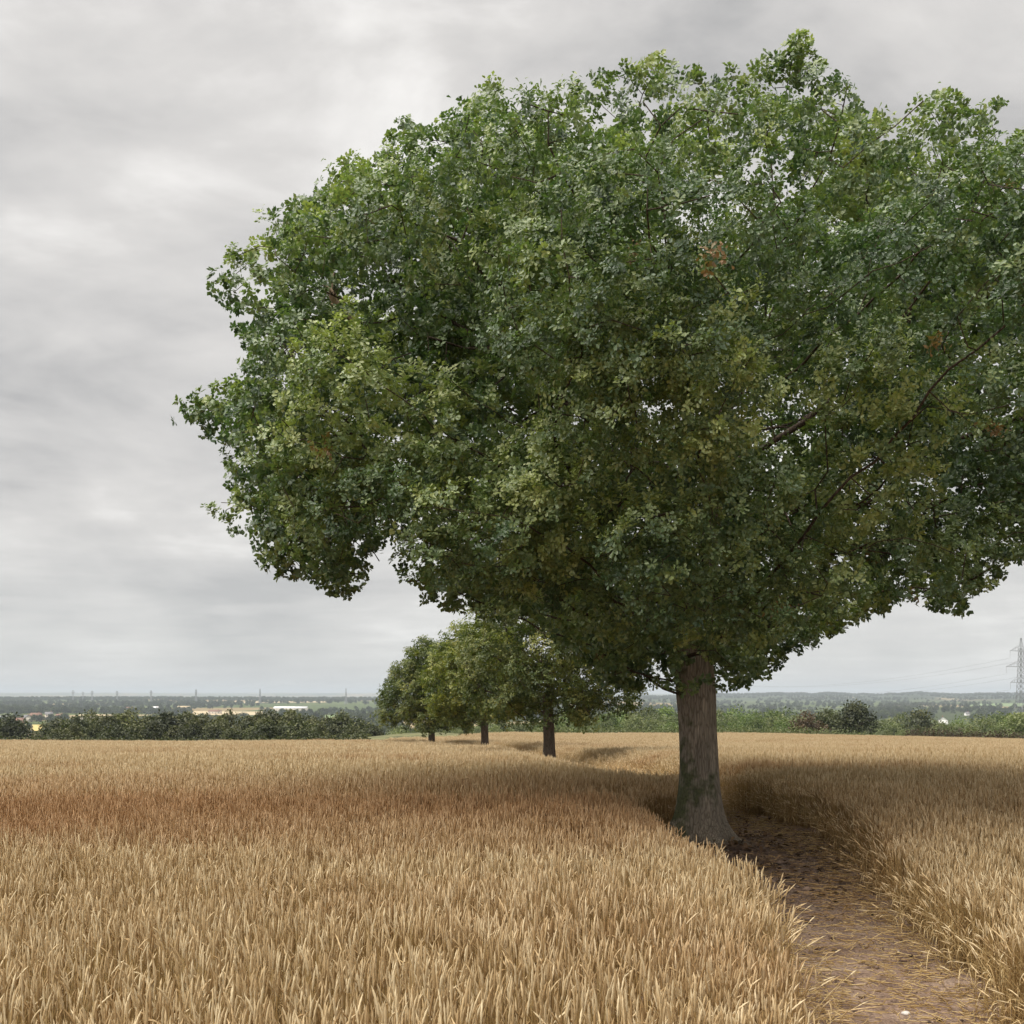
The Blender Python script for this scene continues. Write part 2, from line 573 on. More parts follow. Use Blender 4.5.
# ------------------------------------------------------------------ wheat
def wheat_mat():
    m, nt, bs = new_mat('ripe_wheat')
    at = N(nt, 'ShaderNodeAttribute', attribute_name='tint')
    ea = N(nt, 'ShaderNodeAttribute', attribute_name='ear')
    geo = N(nt, 'ShaderNodeNewGeometry')
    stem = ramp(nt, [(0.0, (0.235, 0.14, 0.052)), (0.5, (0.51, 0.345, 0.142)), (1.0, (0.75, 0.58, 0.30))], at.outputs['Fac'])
    ear = ramp(nt, [(0.0, (0.41, 0.268, 0.122)), (0.5, (0.62, 0.46, 0.25)), (1.0, (0.80, 0.665, 0.43))], at.outputs['Fac'])
    col = mixc(nt, ea.outputs['Fac'], stem.outputs[0], ear.outputs[0])
    # redder, darker patches of crop
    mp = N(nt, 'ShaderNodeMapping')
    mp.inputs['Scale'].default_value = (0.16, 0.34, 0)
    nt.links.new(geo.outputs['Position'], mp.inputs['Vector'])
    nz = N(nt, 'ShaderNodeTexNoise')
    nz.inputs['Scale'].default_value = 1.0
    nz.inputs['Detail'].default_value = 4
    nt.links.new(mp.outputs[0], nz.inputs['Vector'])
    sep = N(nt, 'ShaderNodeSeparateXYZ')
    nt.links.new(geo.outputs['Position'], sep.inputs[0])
    # wheat colour goes redder and darker in a broad strip level with the oak
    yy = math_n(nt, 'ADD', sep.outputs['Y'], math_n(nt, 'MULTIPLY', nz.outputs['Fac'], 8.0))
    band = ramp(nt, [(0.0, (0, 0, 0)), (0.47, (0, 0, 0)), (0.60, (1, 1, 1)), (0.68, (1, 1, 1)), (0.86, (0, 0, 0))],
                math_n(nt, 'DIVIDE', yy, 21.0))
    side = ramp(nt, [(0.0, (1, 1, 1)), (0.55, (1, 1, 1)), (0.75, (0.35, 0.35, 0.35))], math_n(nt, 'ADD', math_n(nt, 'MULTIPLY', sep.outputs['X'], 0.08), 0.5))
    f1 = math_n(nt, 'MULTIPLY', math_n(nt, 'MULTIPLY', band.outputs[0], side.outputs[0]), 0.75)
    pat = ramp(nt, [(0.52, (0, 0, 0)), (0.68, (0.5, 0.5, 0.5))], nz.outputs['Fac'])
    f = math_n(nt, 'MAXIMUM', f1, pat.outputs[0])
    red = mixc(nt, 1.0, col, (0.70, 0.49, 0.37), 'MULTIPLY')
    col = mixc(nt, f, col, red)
    nt.links.new(col, bs.inputs['Base Color'])
    bs.inputs['Roughness'].default_value = 0.62
    bs.inputs['Specular IOR Level'].default_value = 0.35
    tr = N(nt, 'ShaderNodeBsdfTranslucent')
    nt.links.new(col, tr.inputs['Color'])
    mx = N(nt, 'ShaderNodeMixShader')
    mx.inputs[0].default_value = 0.22
    nt.links.new(bs.outputs[0], mx.inputs[1])
    nt.links.new(tr.outputs[0], mx.inputs[2])
    nt.links.new(mx.outputs[0], nt.nodes['Material Output'].inputs['Surface'])
    return m


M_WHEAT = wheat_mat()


def wheat_clump(name, n, size, hh=0.52, thick=1.0, leaves=1.2, ear_k=6, stem_k=5, lean=0.05, ear_sides=4, bent=0.1, tint0=0.5):
    bx = (rng.random((n, 2)) - 0.5) * size
    h = hh * (1 + rng.normal(0, 0.075, n))
    la = rng.random(n) * 2 * PI
    lm = np.abs(rng.normal(0, lean, n)) * 0.8
    isb = rng.random(n) < bent
    lm = np.where(isb, lm + rng.uniform(0.1, 0.35, n), lm)
    ld = np.stack([np.cos(la), np.sin(la)], 1)
    tint = np.clip(rng.normal(tint0, 0.33, n), 0, 1)
    t = np.linspace(0, 1, stem_k)
    P = np.zeros((n, stem_k, 3))
    P[:, :, :2] = bx[:, None, :] + ld[:, None, :] * (lm[:, None] * t ** 2)[:, :, None]
    P[:, :, 2] = h[:, None] * t * (1 - 0.25 * (lm[:, None] * t) ** 2)
    r = np.linspace(0.0019, 0.0013, stem_k)[None, :] * np.ones((n, 1)) * thick
    V, Q, T, E = [], [], [], []
    nv = 0
    v, q = tubes(P, r, 3)
    V.append(v)
    Q.append(q)
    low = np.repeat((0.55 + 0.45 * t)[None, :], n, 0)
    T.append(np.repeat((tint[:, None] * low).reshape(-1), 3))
    E.append(np.zeros(len(v)))
    nv += len(v)
    # ears, nodding over to one side
    el = rng.uniform(0.065, 0.095, n)
    nod = np.clip(np.abs(rng.normal(0.03, 0.22, n)), 0, 2.2) * np.where(rng.random(n) < 0.07, 3.5, 1.0)
    s = np.linspace(0, 1, ear_k)
    end = P[:, -1]
    d0 = norm(P[:, -1] - P[:, -2])
    Pe = np.zeros((n, ear_k, 3))
    Pe[:, 0] = end
    for k in range(1, ear_k):
        ang = nod * s[k]
        dirv = norm(d0 * np.cos(ang)[:, None] + np.concatenate([ld, np.zeros((n, 1))], 1) * np.sin(ang)[:, None]
                    - np.array([0, 0, 1.]) * np.maximum(ang - 1.3, 0)[:, None])
        Pe[:, k] = Pe[:, k - 1] + dirv * (el / (ear_k - 1))[:, None]
    prof = np.sin(np.clip(s * 0.86 + 0.10, 0, 1) * PI) ** 0.55
    prof[0], prof[-1] = 0.25, 0.12
    bumps = 1 + 0.22 * np.where(np.arange(ear_k) % 2, 1, -1)
    re = 0.0039 * thick * (prof * bumps)[None, :] * rng.uniform(0.8, 1.15, (n, 1))
    v, q = tubes(Pe, re, ear_sides)
    V.append(v)
    Q.append(q + nv)
    T.append(np.repeat(np.clip(tint + rng.normal(0, .1, n), 0, 1), ear_k * ear_sides))
    E.append(np.ones(len(v)))
    nv += len(v)
    # dry curled leaves
    nl = int(n * leaves)
    if nl:
        w = rng.integers(0, n, nl)
        k = 5
        s = np.linspace(0, 1, k)
        z0 = rng.uniform(0.25, 0.85, nl)
        a = rng.random(nl) * 2 * PI
        dv = np.stack([np.cos(a), np.sin(a)], 1)
        ln = rng.uniform(0.08, 0.2, nl)
        Pl = np.zeros((nl, k, 3))
        tt = z0[:, None]
        Pl[:, :, :2] = bx[w][:, None, :] + ld[w][:, None, :] * (lm[w][:, None] * tt ** 2)[:, :, None] + dv[:, None, :] * (ln[:, None] * 0.55 * s[None, :])[:, :, None]
        up = rng.uniform(-0.2, 1.0, nl)
        Pl[:, :, 2] = h[w][:, None] * tt + ln[:, None] * (up[:, None] * s - (0.9 + up[:, None] * .4) * s ** 2)
        wd = (0.0055 * thick * np.array([0.7, 1, 0.9, 0.6, 0.1]))[None, :] * rng.uniform(0.6, 1.1, (nl, 1))
        sd = norm(np.stack([-dv[:, 1], dv[:, 0], rng.normal(0, .5, nl)], 1))
        v, q = ribbons(Pl, wd, sd)
        V.append(v)
        Q.append(q + nv)
        T.append(np.repeat(np.clip(tint[w] + rng.normal(0.05, .2, nl), 0, 1), 2 * k))
        E.append(np.zeros(len(v)) + 0.3)
        nv += len(v)
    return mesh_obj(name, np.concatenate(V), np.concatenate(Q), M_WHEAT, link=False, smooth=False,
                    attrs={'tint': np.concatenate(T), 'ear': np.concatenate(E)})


def wheat_ok(x, y, margin=0.0):
    e = np.interp(x, EDGE_X, EDGE_Y)
    d = dist_poly(x, y, PATH)
    ins = in_poly(x, y, PATH)
    ok = (~ins) & (y < e - 1.0) & ((d > margin) | ins)
    ok &= dist_poly(x, y, TRAM, False) > 0.1
    for tx, ty, tr in ((2.03, 11, 0.6), (px(548, 29.3), 29.3, 0.5), (px(484, 44), 44, 0.5), (px(431, 55), 55, 0.5)):
        ok &= np.hypot(x - tx, y - ty) > tr
    return ok, d


def jgrid(x0, x1, y0, y1, step):
    gx = np.arange(x0, x1, step)
    gy = np.arange(y0, y1, step)
    X, Y = np.meshgrid(gx, gy)
    X = X + rng.uniform(-0.5, 0.5, X.shape) * step
    Y = Y + rng.uniform(-0.5, 0.5, Y.shape) * step
    return X.ravel(), Y.ravel()


def build_wheat():
    protos = []
    for k in range(8):
        protos.append(wheat_clump('wheat_a%02d' % k, 52, 0.30, leaves=0.55, bent=0.05, ear_k=8, tint0=0.5 + 0.1 * math.sin(k * 2.1)))
    for k in range(5):
        protos.append(wheat_clump('wheat_b%02d' % k, 120, 0.55, thick=1.4, leaves=0.5, ear_k=4, stem_k=4, ear_sides=3, bent=0.06, tint0=0.62))
    for k in range(4):
        protos.append(wheat_clump('wheat_c%02d' % k, 260, 1.5, thick=2.1, leaves=0.25, ear_k=3, stem_k=3, ear_sides=3, bent=0.05, tint0=0.78))
    for k in range(5):  # loose leaning stalks of the trampled margin
        protos.append(wheat_clump('wheat_d%02d' % k, 14, 0.22, hh=0.46, leaves=2.6, bent=0.55, lean=0.10, tint0=0.72))
    P, R, S, I = [], [], [], []

    def put(x, y, kinds, base, tilt=None, lo=0.92, hi=1.08, sc=1.0):
        n = len(x)
        z = ground_z(x, y)
        hmod = 1 + 0.07 * fbm(x / 1.7, y / 1.7, 31, 3) + 0.05 * vnoise(x / 6, y / 6, 33)
        s = rng.uniform(lo, hi, n) * hmod * sc
        if y.min() < 12:
            s = s * np.interp(dist_poly(x, y, PATH), [0, 0.5], [0.8, 1.0])
        far_ = np.clip((y - 13.5) / 3, 0, 1)
        s = s * (1 - far_ * (1 - np.where(x < np.interp(y, [14, 20, 28, 33, 44, 55, 66], [3.1, 2.7, 2.2, 1.7, 0.7, -3, -7.7]), np.interp(dist_poly(x, y, PATH), [0, 0.3, 1.7], [0.30, 0.42, 1.0]), np.interp(dist_poly(x, y, PATH), [0, 0.2, 0.6], [0.6, 0.75, 1.0]))))
        rx = rng.normal(0, 0.022, n)
        ry = rng.normal(0, 0.022, n)
        if tilt is not None:
            rx, ry = rx + tilt[0], ry + tilt[1]
        P.append(np.stack([x, y, z], 1))
        R.append(np.stack([rx, ry, np.zeros(n)], 1))
        S.append(np.stack([np.ones(n) * 1.0, np.ones(n) * 1.0, s], 1))
        I.append(base + rng.integers(0, kinds, n))

    def wedge(x, y, marg=5.0, k=0.62):
        return np.abs(x) < y * k + marg
    x, y = jgrid(-9.5, 9.5, 1.2, 10.5, 0.215)
    ok, d = wheat_ok(x, y, 0.10)
    m = ok & wedge(x, y)
    put(x[m], y[m], 8, 0)
    x, y = jgrid(-22, 22, 10.4, 32, 0.40)
    ok, d = wheat_ok(x, y, 0.22)
    m = ok & wedge(x, y)
    put(x[m], y[m], 5, 8)
    x, y = jgrid(-75, 75, 31.6, 106, 0.95)
    ok, d = wheat_ok(x, y, 0.6)
    m = ok & wedge(x, y, 3)
    put(x[m], y[m], 4, 13)
    # fine fill along the path, tram line and field edge
    for y0, y1, st, kk, base, mg in ((2, 16, 0.17, 8, 0, 0.35), (14, 60, 0.28, 5, 8, 0.75)):
        x, y = jgrid(-12, 5.5, y0, y1, st)
        ok, d = wheat_ok(x, y, 0.03)
        m = ok & (d < mg)
        put(x[m], y[m], kk, base)
    # margin: stalks leaning out over the path
    x, y = jgrid(0, 4.6, 2.0, 15, 0.115)
    ok, d = wheat_ok(x, y, 0)
    ins = in_poly(x, y, PATH)
    ntree = np.hypot(x - 2.03, y - 11)
    m = ((~ins & (d < 0.26)) | (ins & (d < 0.07) & (rng.random(len(x)) < 0.35))) & (ntree > 1.0) & (rng.random(len(x)) < 0.5)
    x, y = x[m], y[m]
    e = 0.03
    gxv = np.where(in_poly(x + e, y, PATH), 1, 0) * 1.0
    sd = lambda a, b: dist_poly(a, b, PATH) * np.where(in_poly(a, b, PATH), 1, -1)
    gx = (sd(x + e, y) - sd(x - e, y)) / (2 * e)
    gy = (sd(x, y + e) - sd(x, y - e)) / (2 * e)
    am = rng.uniform(0.0, 0.42, len(x)) + (rng.random(len(x)) < 0.12) * 0.4
    am = np.where(x > 2.3, am * 0.5, am)
    put(x, y, 5, 17, (-gy * am, gx * am), 0.7, 1.1, 0.92)
    # trodden, lodged straw along the track beyond the oak
    x, y = jgrid(-3, 4.5, 14.5, 46, 0.17)
    ins = in_poly(x, y, PATH)
    m = (ins | (dist_poly(x, y, PATH) < 0.25)) & (rng.random(len(x)) < 0.55)
    x, y = x[m], y[m]
    a_ = rng.random(len(x)) * 6.28
    put(x, y, 5, 17, (0.9 * np.cos(a_), 0.9 * np.sin(a_)), 0.8, 1.2, 1.0)
    o = instancer('wheat', np.concatenate(P), np.concatenate(R), np.concatenate(S), np.concatenate(I), protos)
    tag(o, 'ripe golden wheat standing across the whole field', 'wheat', kind='stuff')


build_wheat()


def build_litter():
    """fallen straw and small stones strewn on the path"""
    n = 11000
    x = rng.uniform(0, 4.2, n * 5)
    y = 2 + 15 * rng.random(n * 5) ** 1.25
    ins = in_poly(x, y, PATH)
    d = dist_poly(x, y, PATH)
    keep = ins & (rng.random(len(x)) < np.clip(1.15 - d * 1.3, 0.22, 1)) & (np.hypot(x - 2.03, y - 11) > 0.5)
    x, y = x[keep][:n], y[keep][:n]
    n = len(x)
    a = rng.random(n) * PI + rng.normal(0, .2, n)
    ln = rng.uniform(0.03, 0.20, n) * rng.uniform(0.4, 1, n)
    K = 4
    s = np.linspace(-0.5, 0.5, K)
    P = np.zeros((n, K, 3))
    cv = rng.normal(0, 0.5, n)
    ax, ay = np.cos(a), np.sin(a)
    off = cv[:, None] * ln[:, None] * (s ** 2)[None, :]
    P[:, :, 0] = x[:, None] + ax[:, None] * ln[:, None] * s - ay[:, None] * off
    P[:, :, 1] = y[:, None] + ay[:, None] * ln[:, None] * s + ax[:, None] * off
    P[:, :, 2] = (field_z(x, y) + 0.004)[:, None] + np.abs(rng.normal(0, 0.012, (n, 1))) + rng.normal(0, 0.10, (n, 1)) * ln[:, None] * s
    v, q = tubes(P, np.full((n, K), 0.0019) * rng.uniform(0.7, 1.7, (n, 1)), 3)
    tint = np.clip(rng.normal(0.55, 0.33, n), 0, 1)
    o = mesh_obj('straw_litter', v, q, M_WHEAT, attrs={'tint': np.repeat(tint, K * 3), 'ear': np.zeros(len(v))})
    tag(o, 'broken straw strewn over the earth path', 'straw', kind='stuff')
    # dead oak leaves and clods
    n = 1500
    x = rng.uniform(0.4, 4.2, n * 6)
    y = rng.uniform(2, 15.5, n * 6)
    keep = in_poly(x, y, PATH) & (rng.random(len(x)) < 0.25 + 0.75 * np.exp(-((y - 10.2) / 2.2) ** 2))
    x, y = x[keep][:n], y[keep][:n]
    n = len(x)
    ico = np.array([[1, 0, 0], [-1, 0, 0], [0, 1, 0], [0, -1, 0], [0, 0, 1], [0, 0, -1],
                    [.62, .62, .35], [-.62, .6, .4], [.6, -.62, .4], [-.62, -.6, .35]], float)
    V = []
    Fc = np.array([[0, 6, 4], [6, 2, 4], [2, 7, 4], [7, 1, 4], [1, 9, 4], [9, 3, 4], [3, 8, 4], [8, 0, 4],
                   [6, 0, 5], [2, 6, 5], [7, 2, 5], [1, 7, 5], [9, 1, 5], [3, 9, 5], [8, 3, 5], [0, 8, 5]])
    s = rng.gamma(1.6, 0.0055, n) + 0.003
    jit = rng.uniform(0.6, 1.3, (n, 10, 1))
    V = ico[None] * jit * s[:, None, None] * np.stack([rng.uniform(.8, 1.5, n), rng.uniform(.8, 1.5, n), rng.uniform(.35, .8, n)], 1)[:, None, :]
    V[:, :, 0] += x[:, None]
    V[:, :, 1] += y[:, None]
    V[:, :, 2] += (field_z(x, y) - 0.006)[:, None]
    q = (Fc[None] + (np.arange(n) * 10)[:, None, None]).reshape(-1, 3)
    m, nt, bs = new_mat('clods_and_stones')
    at = N(nt, 'ShaderNodeAttribute', attribute_name='tint')
    r = ramp(nt, [(0, (0.06, 0.038, 0.028)), (0.5, (0.17, 0.11, 0.08)), (0.93, (0.27, 0.19, 0.14)), (0.985, (0.42, 0.36, 0.3)), (1, (0.55, 0.5, 0.45))], at.outputs['Fac'])
    nt.links.new(r.outputs[0], bs.inputs['Base Color'])
    bs.inputs['Roughness'].default_value = 0.9
    o = mesh_obj('pebbles', V.reshape(-1, 3), q, m, attrs={'tint': np.repeat(rng.random(n), 10)})
    tag(o, 'earth clods and small stones lying on the path', 'pebbles', kind='stuff')
    # the pale flint near the bottom of the picture
    d = 1.65 / (1014 - HY) * F
    st = V[0] * 0
    vv = ico * np.array([0.034, 0.026, 0.02]) * rng.uniform(0.8, 1.15, (10, 1))
    so = mesh_obj('stone', vv, Fc, simple_mat('pale_flint', (0.6, 0.56, 0.52), 0.7, 0.2, 30), smooth=False)
    so.location = (px(906, d), d, 0.0)
    bv = so.modifiers.new('round', 'SUBSURF')
    bv.levels = 2
    bv.render_levels = 2
    tag(so, 'pale stone lying on the brown path near its bottom end', 'stone')


build_litter()

# ------------------------------------------------------------------ oaks
LEAF = np.array([[0, 0, 0], [-0.17, 0.34, 0.05], [-0.30, 0.70, 0.09], [0, 1.0, -0.04], [0.30, 0.70, 0.09], [0.17, 0.34, 0.05]])
LEAF_F = np.array([[0, 3, 2, 1], [0, 5, 4, 3]])


KITE = np.array([[0, 0, 0], [-0.36, 0.56, 0.07], [0, 1.0, -0.02], [0.36, 0.56, 0.07]])


def leaves_mesh(pos, ydir, nrm, size, shape=None):
    """pos (n,3), ydir leaf axis, nrm approx normal, size (n)"""
    ydir = norm(ydir)
    x = norm(np.cross(ydir, nrm))
    z = np.cross(x, ydir)
    n = len(pos)
    L = LEAF if shape is None else shape
    V = (x[:, None, :] * L[None, :, 0:1] + ydir[:, None, :] * L[None, :, 1:2] + z[:, None, :] * L[None, :, 2:3]) * size[:, None, None] + pos[:, None, :]
    fc = LEAF_F if shape is None else np.array([[0, 3, 2, 1]])
    Fq = (fc[None] + (np.arange(n) * len(L))[:, None, None]).reshape(-1, 4)
    return V.reshape(-1, 3), Fq


def colonize(attr, nodes, parents, D=0.22, dk=0.3, iters=260, droop=0.0):
    nodes = [np.array(p, float) for p in nodes]
    parents = list(parents)
    A = attr.copy()
    ns = np.array(nodes)
    dist = np.full(len(A), 1e9)
    near = np.zeros(len(A), int)
    start = 0
    kids = [0] * len(nodes)
    chl = {}
    idle = 0
    for it in range(iters):
        arr = np.array(nodes[start:])
        if len(arr):
            d = np.linalg.norm(A[:, None, :] - arr[None], axis=2)
            k = d.argmin(1)
            dm = d[np.arange(len(A)), k]
            b = dm < dist
            dist = np.where(b, dm, dist)
            near = np.where(b, k + start, near)
        keep = dist > dk
        if keep.all():
            idle += 1
        else:
            idle = 0
        A, dist, near = A[keep], dist[keep], near[keep]
        if not len(A) or idle > 14:
            break
        start = len(nodes)
        u, inv = np.unique(near, return_inverse=True)
        dirs = norm(A - np.array([nodes[i] for i in near]))
        acc = np.zeros((len(u), 3))
        np.add.at(acc, inv, dirs)
        acc = norm(norm(acc) + rng.normal(0, 0.12, acc.shape))
        for i, dv in zip(u, acc):
            if kids[i] >= 4:
                # stuck: jump straight at one of its attractors
                continue
            cand = nodes[i] + dv * D
            if any(np.linalg.norm(cand - nodes[c]) < 0.45 * D for c in chl.get(int(i), ())):
                continue
            chl.setdefault(int(i), []).append(len(nodes))
            nodes.append(cand)
            parents.append(int(i))
            kids[i] += 1
            kids.append(0)
        if len(nodes) == start:
            break
    return np.array(nodes), np.array(parents)


def branch_mesh(nodes, parents, tip=0.006, ex=2.15, rmax=0.2, sides=6, leafy=None):
    n = len(nodes)
    w = np.zeros(n)
    kids = np.zeros(n, int)
    for i in range(n - 1, 0, -1):
        if kids[i] == 0:
            w[i] = tip ** ex
        p = parents[i]
        if p >= 0:
            w[p] += w[i]
            kids[p] += 1
    r = np.minimum(w ** (1 / ex), rmax)
    r = np.maximum(r, tip)
    keep = parents >= 0
    if leafy is not None:          # no bare wire-like twigs away from the leaves
        near = np.array([np.min(np.sum((leafy - p) ** 2, 1)) for p in nodes]) ** 0.5
        keep &= (near < 0.20) | (r > 0.034)
    e = np.where(keep)[0]
    p = parents[e]
    paths = np.stack([nodes[p], nodes[e]], 1)
    rad = np.stack([np.minimum(r[p], r[e] * 1.25), r[e]], 1)
    # overlap a little so joints close
    paths[:, 1] += norm(paths[:, 1] - paths[:, 0]) * r[e][:, None] * 0.4
    v, q = tubes(paths, rad, sides)
    return v, q, r


def lump_points(lc, lr, per, up_bias=0.25, flat=0.75, gap=0.0):
    """points on the outer shells of leafy lumps, optionally kept GAP apart"""
    out, outdir, which = [], [], []
    for i, (c, r) in enumerate(zip(lc, lr)):
        k = int(per * (r ** 2)) + 3
        if gap:
            k *= 3
        d = norm(rng.normal(0, 1, (k, 3)) + np.array([0, 0, up_bias]))
        rad = r * rng.uniform(0.5, 1.0, (k, 1)) ** 0.45
        p = c + d * rad * np.array([1, 1, flat])
        if gap:
            keep = []
            for j in range(k):
                if not keep or (np.sum((p[keep] - p[j]) ** 2, 1) > gap * gap).all():
                    keep.append(j)
            p, d = p[keep], d[keep]
        out.append(p)
        outdir.append(d)
        which.append(np.full(len(p), i))
    return np.concatenate(out), np.concatenate(outdir), np.concatenate(which)


def foliage(tips, dirs, tints, per_spray, per_rosette, spread, lsize, up=0.5):
    """sprays of rosettes round every twig tip"""
    n = len(tips)
    m = per_spray
    rc = np.repeat(tips, m, 0) + rng.normal(0, spread, (n * m, 3)) * np.array([1, 1, 0.8])
    rd = norm(np.repeat(dirs, m, 0) * 1.0 + rng.normal(0, 0.42, (n * m, 3)) + np.array([0, 0, up]))
    rt = np.repeat(tints, m) + rng.normal(0, 0.10, n * m)
    k = per_rosette
    ax = np.repeat(rd, k, 0)
    u, v = perp(ax)
    a = np.tile(np.arange(k) * 2 * PI / k, n * m) + rng.normal(0, 0.5, n * m * k) + np.repeat(rng.random(n * m) * 6.28, k)
    tilt = rng.uniform(0.8, 1.65, n * m * k)
    rad = u * np.cos(a)[:, None] + v * np.sin(a)[:, None]
    yd = rad * np.sin(tilt)[:, None] + ax * np.cos(tilt)[:, None]
    yd = norm(yd + np.array([0, 0, -0.15]))
    nr = norm(ax * np.sin(tilt)[:, None] - rad * np.cos(tilt)[:, None] + rng.normal(0, 0.25, yd.shape))
    sz = lsize * rng.uniform(0.65, 1.2, len(yd))
    pos = np.repeat(rc, k, 0) + yd * 0.012
    t = np.clip(np.repeat(rt, k) + rng.normal(0, 0.07, len(yd)), 0, 0.86)
    return pos, yd, nr, sz, t


OUTLINE = [(168, 408), (205, 388), (246, 366), (226, 345), (240, 322), (206, 285), (232, 250), (262, 222), (288, 206), (318, 192), (345, 152),
           (372, 165), (402, 118), (440, 130), (482, 88), (530, 92), (580, 82), (612, 72), (650, 56), (700, 66), (740, 74), (768, 52),
           (803, 32), (824, 66), (852, 95), (900, 104), (935, 86), (982, 102), (1015, 106), (1080, 140), (1150, 190), (1210, 270), (1250, 380),
           (1240, 480), (1200, 560), (1120, 600), (1060, 590), (1020, 592), (985, 585), (962, 612), (905, 602), (850, 622), (800, 648), (772, 668),
           (742, 694), (700, 702), (655, 698), (612, 690), (575, 660), (548, 628), (480, 612), (428, 600), (398, 575), (385, 540), (376, 570), (345, 608), (318, 580),
           (262, 588), (226, 540), (216, 500), (232, 462), (196, 440)]


def project(p):
    return p[:, 0] / p[:, 1] * F + CX, HY - (p[:, 2] - EYE) / p[:, 1] * F


def trunk_mesh(name, base, height, r_fn, lean, mat, parent, nseg=40, nring=60, flare=0.25, top_r=None, lobes=5, seed=3):
    z = np.linspace(-0.12, height, nring)
    ang = np.arange(nseg) * 2 * PI / nseg
    Z, A = np.meshgrid(z, ang, indexing='ij')
    R = r_fn(Z)
    fl = np.exp(-np.maximum(Z, 0) / 0.30)
    lob = np.cos(A * lobes + 0.7 + 0.3 * np.sin(A * 2)) * 0.5 + 0.35 * np.cos(A * 3 + 2)
    R = R * (1 + flare * fl * lob)
    R = R * (1 + 0.03 * np.cos(A * 6 + Z * 0.9 + np.sin(Z * 2)) + 0.02 * np.cos(A * 11 - Z * 1.3) + 0.045 * vnoise(np.cos(A) * 2.5 + 3, Z * 1.6 + np.sin(A) * 2.5, seed) + 0.03 * vnoise(np.cos(A) * 5 + 10, Z * 2.3 + np.sin(A) * 5, seed + 3))
    cx = lean[0] * Z + 0.025 * np.sin(Z * 2.2)
    cy = lean[1] * Z
    V = np.stack([cx + R * np.cos(A), cy + R * np.sin(A), Z], -1).reshape(-1, 3)
    i = np.arange(nring - 1)[:, None] * nseg
    j = np.arange(nseg)[None, :]
    q = np.stack([i + j, i + (j + 1) % nseg, i + nseg + (j + 1) % nseg, i + nseg + j], -1).reshape(-1, 4)
    moss = 0.26 * np.clip(-np.cos(A), 0, 1) + 0.27 * np.exp(-((Z - 0.60) / 0.24) ** 2) * np.clip(-np.sin(A) + 0.3, 0, 1) - 0.05 * (Z > 1.2)
    return mesh_obj(name, V, q, mat, parent, smooth=True, attrs={'moss': moss.ravel()})


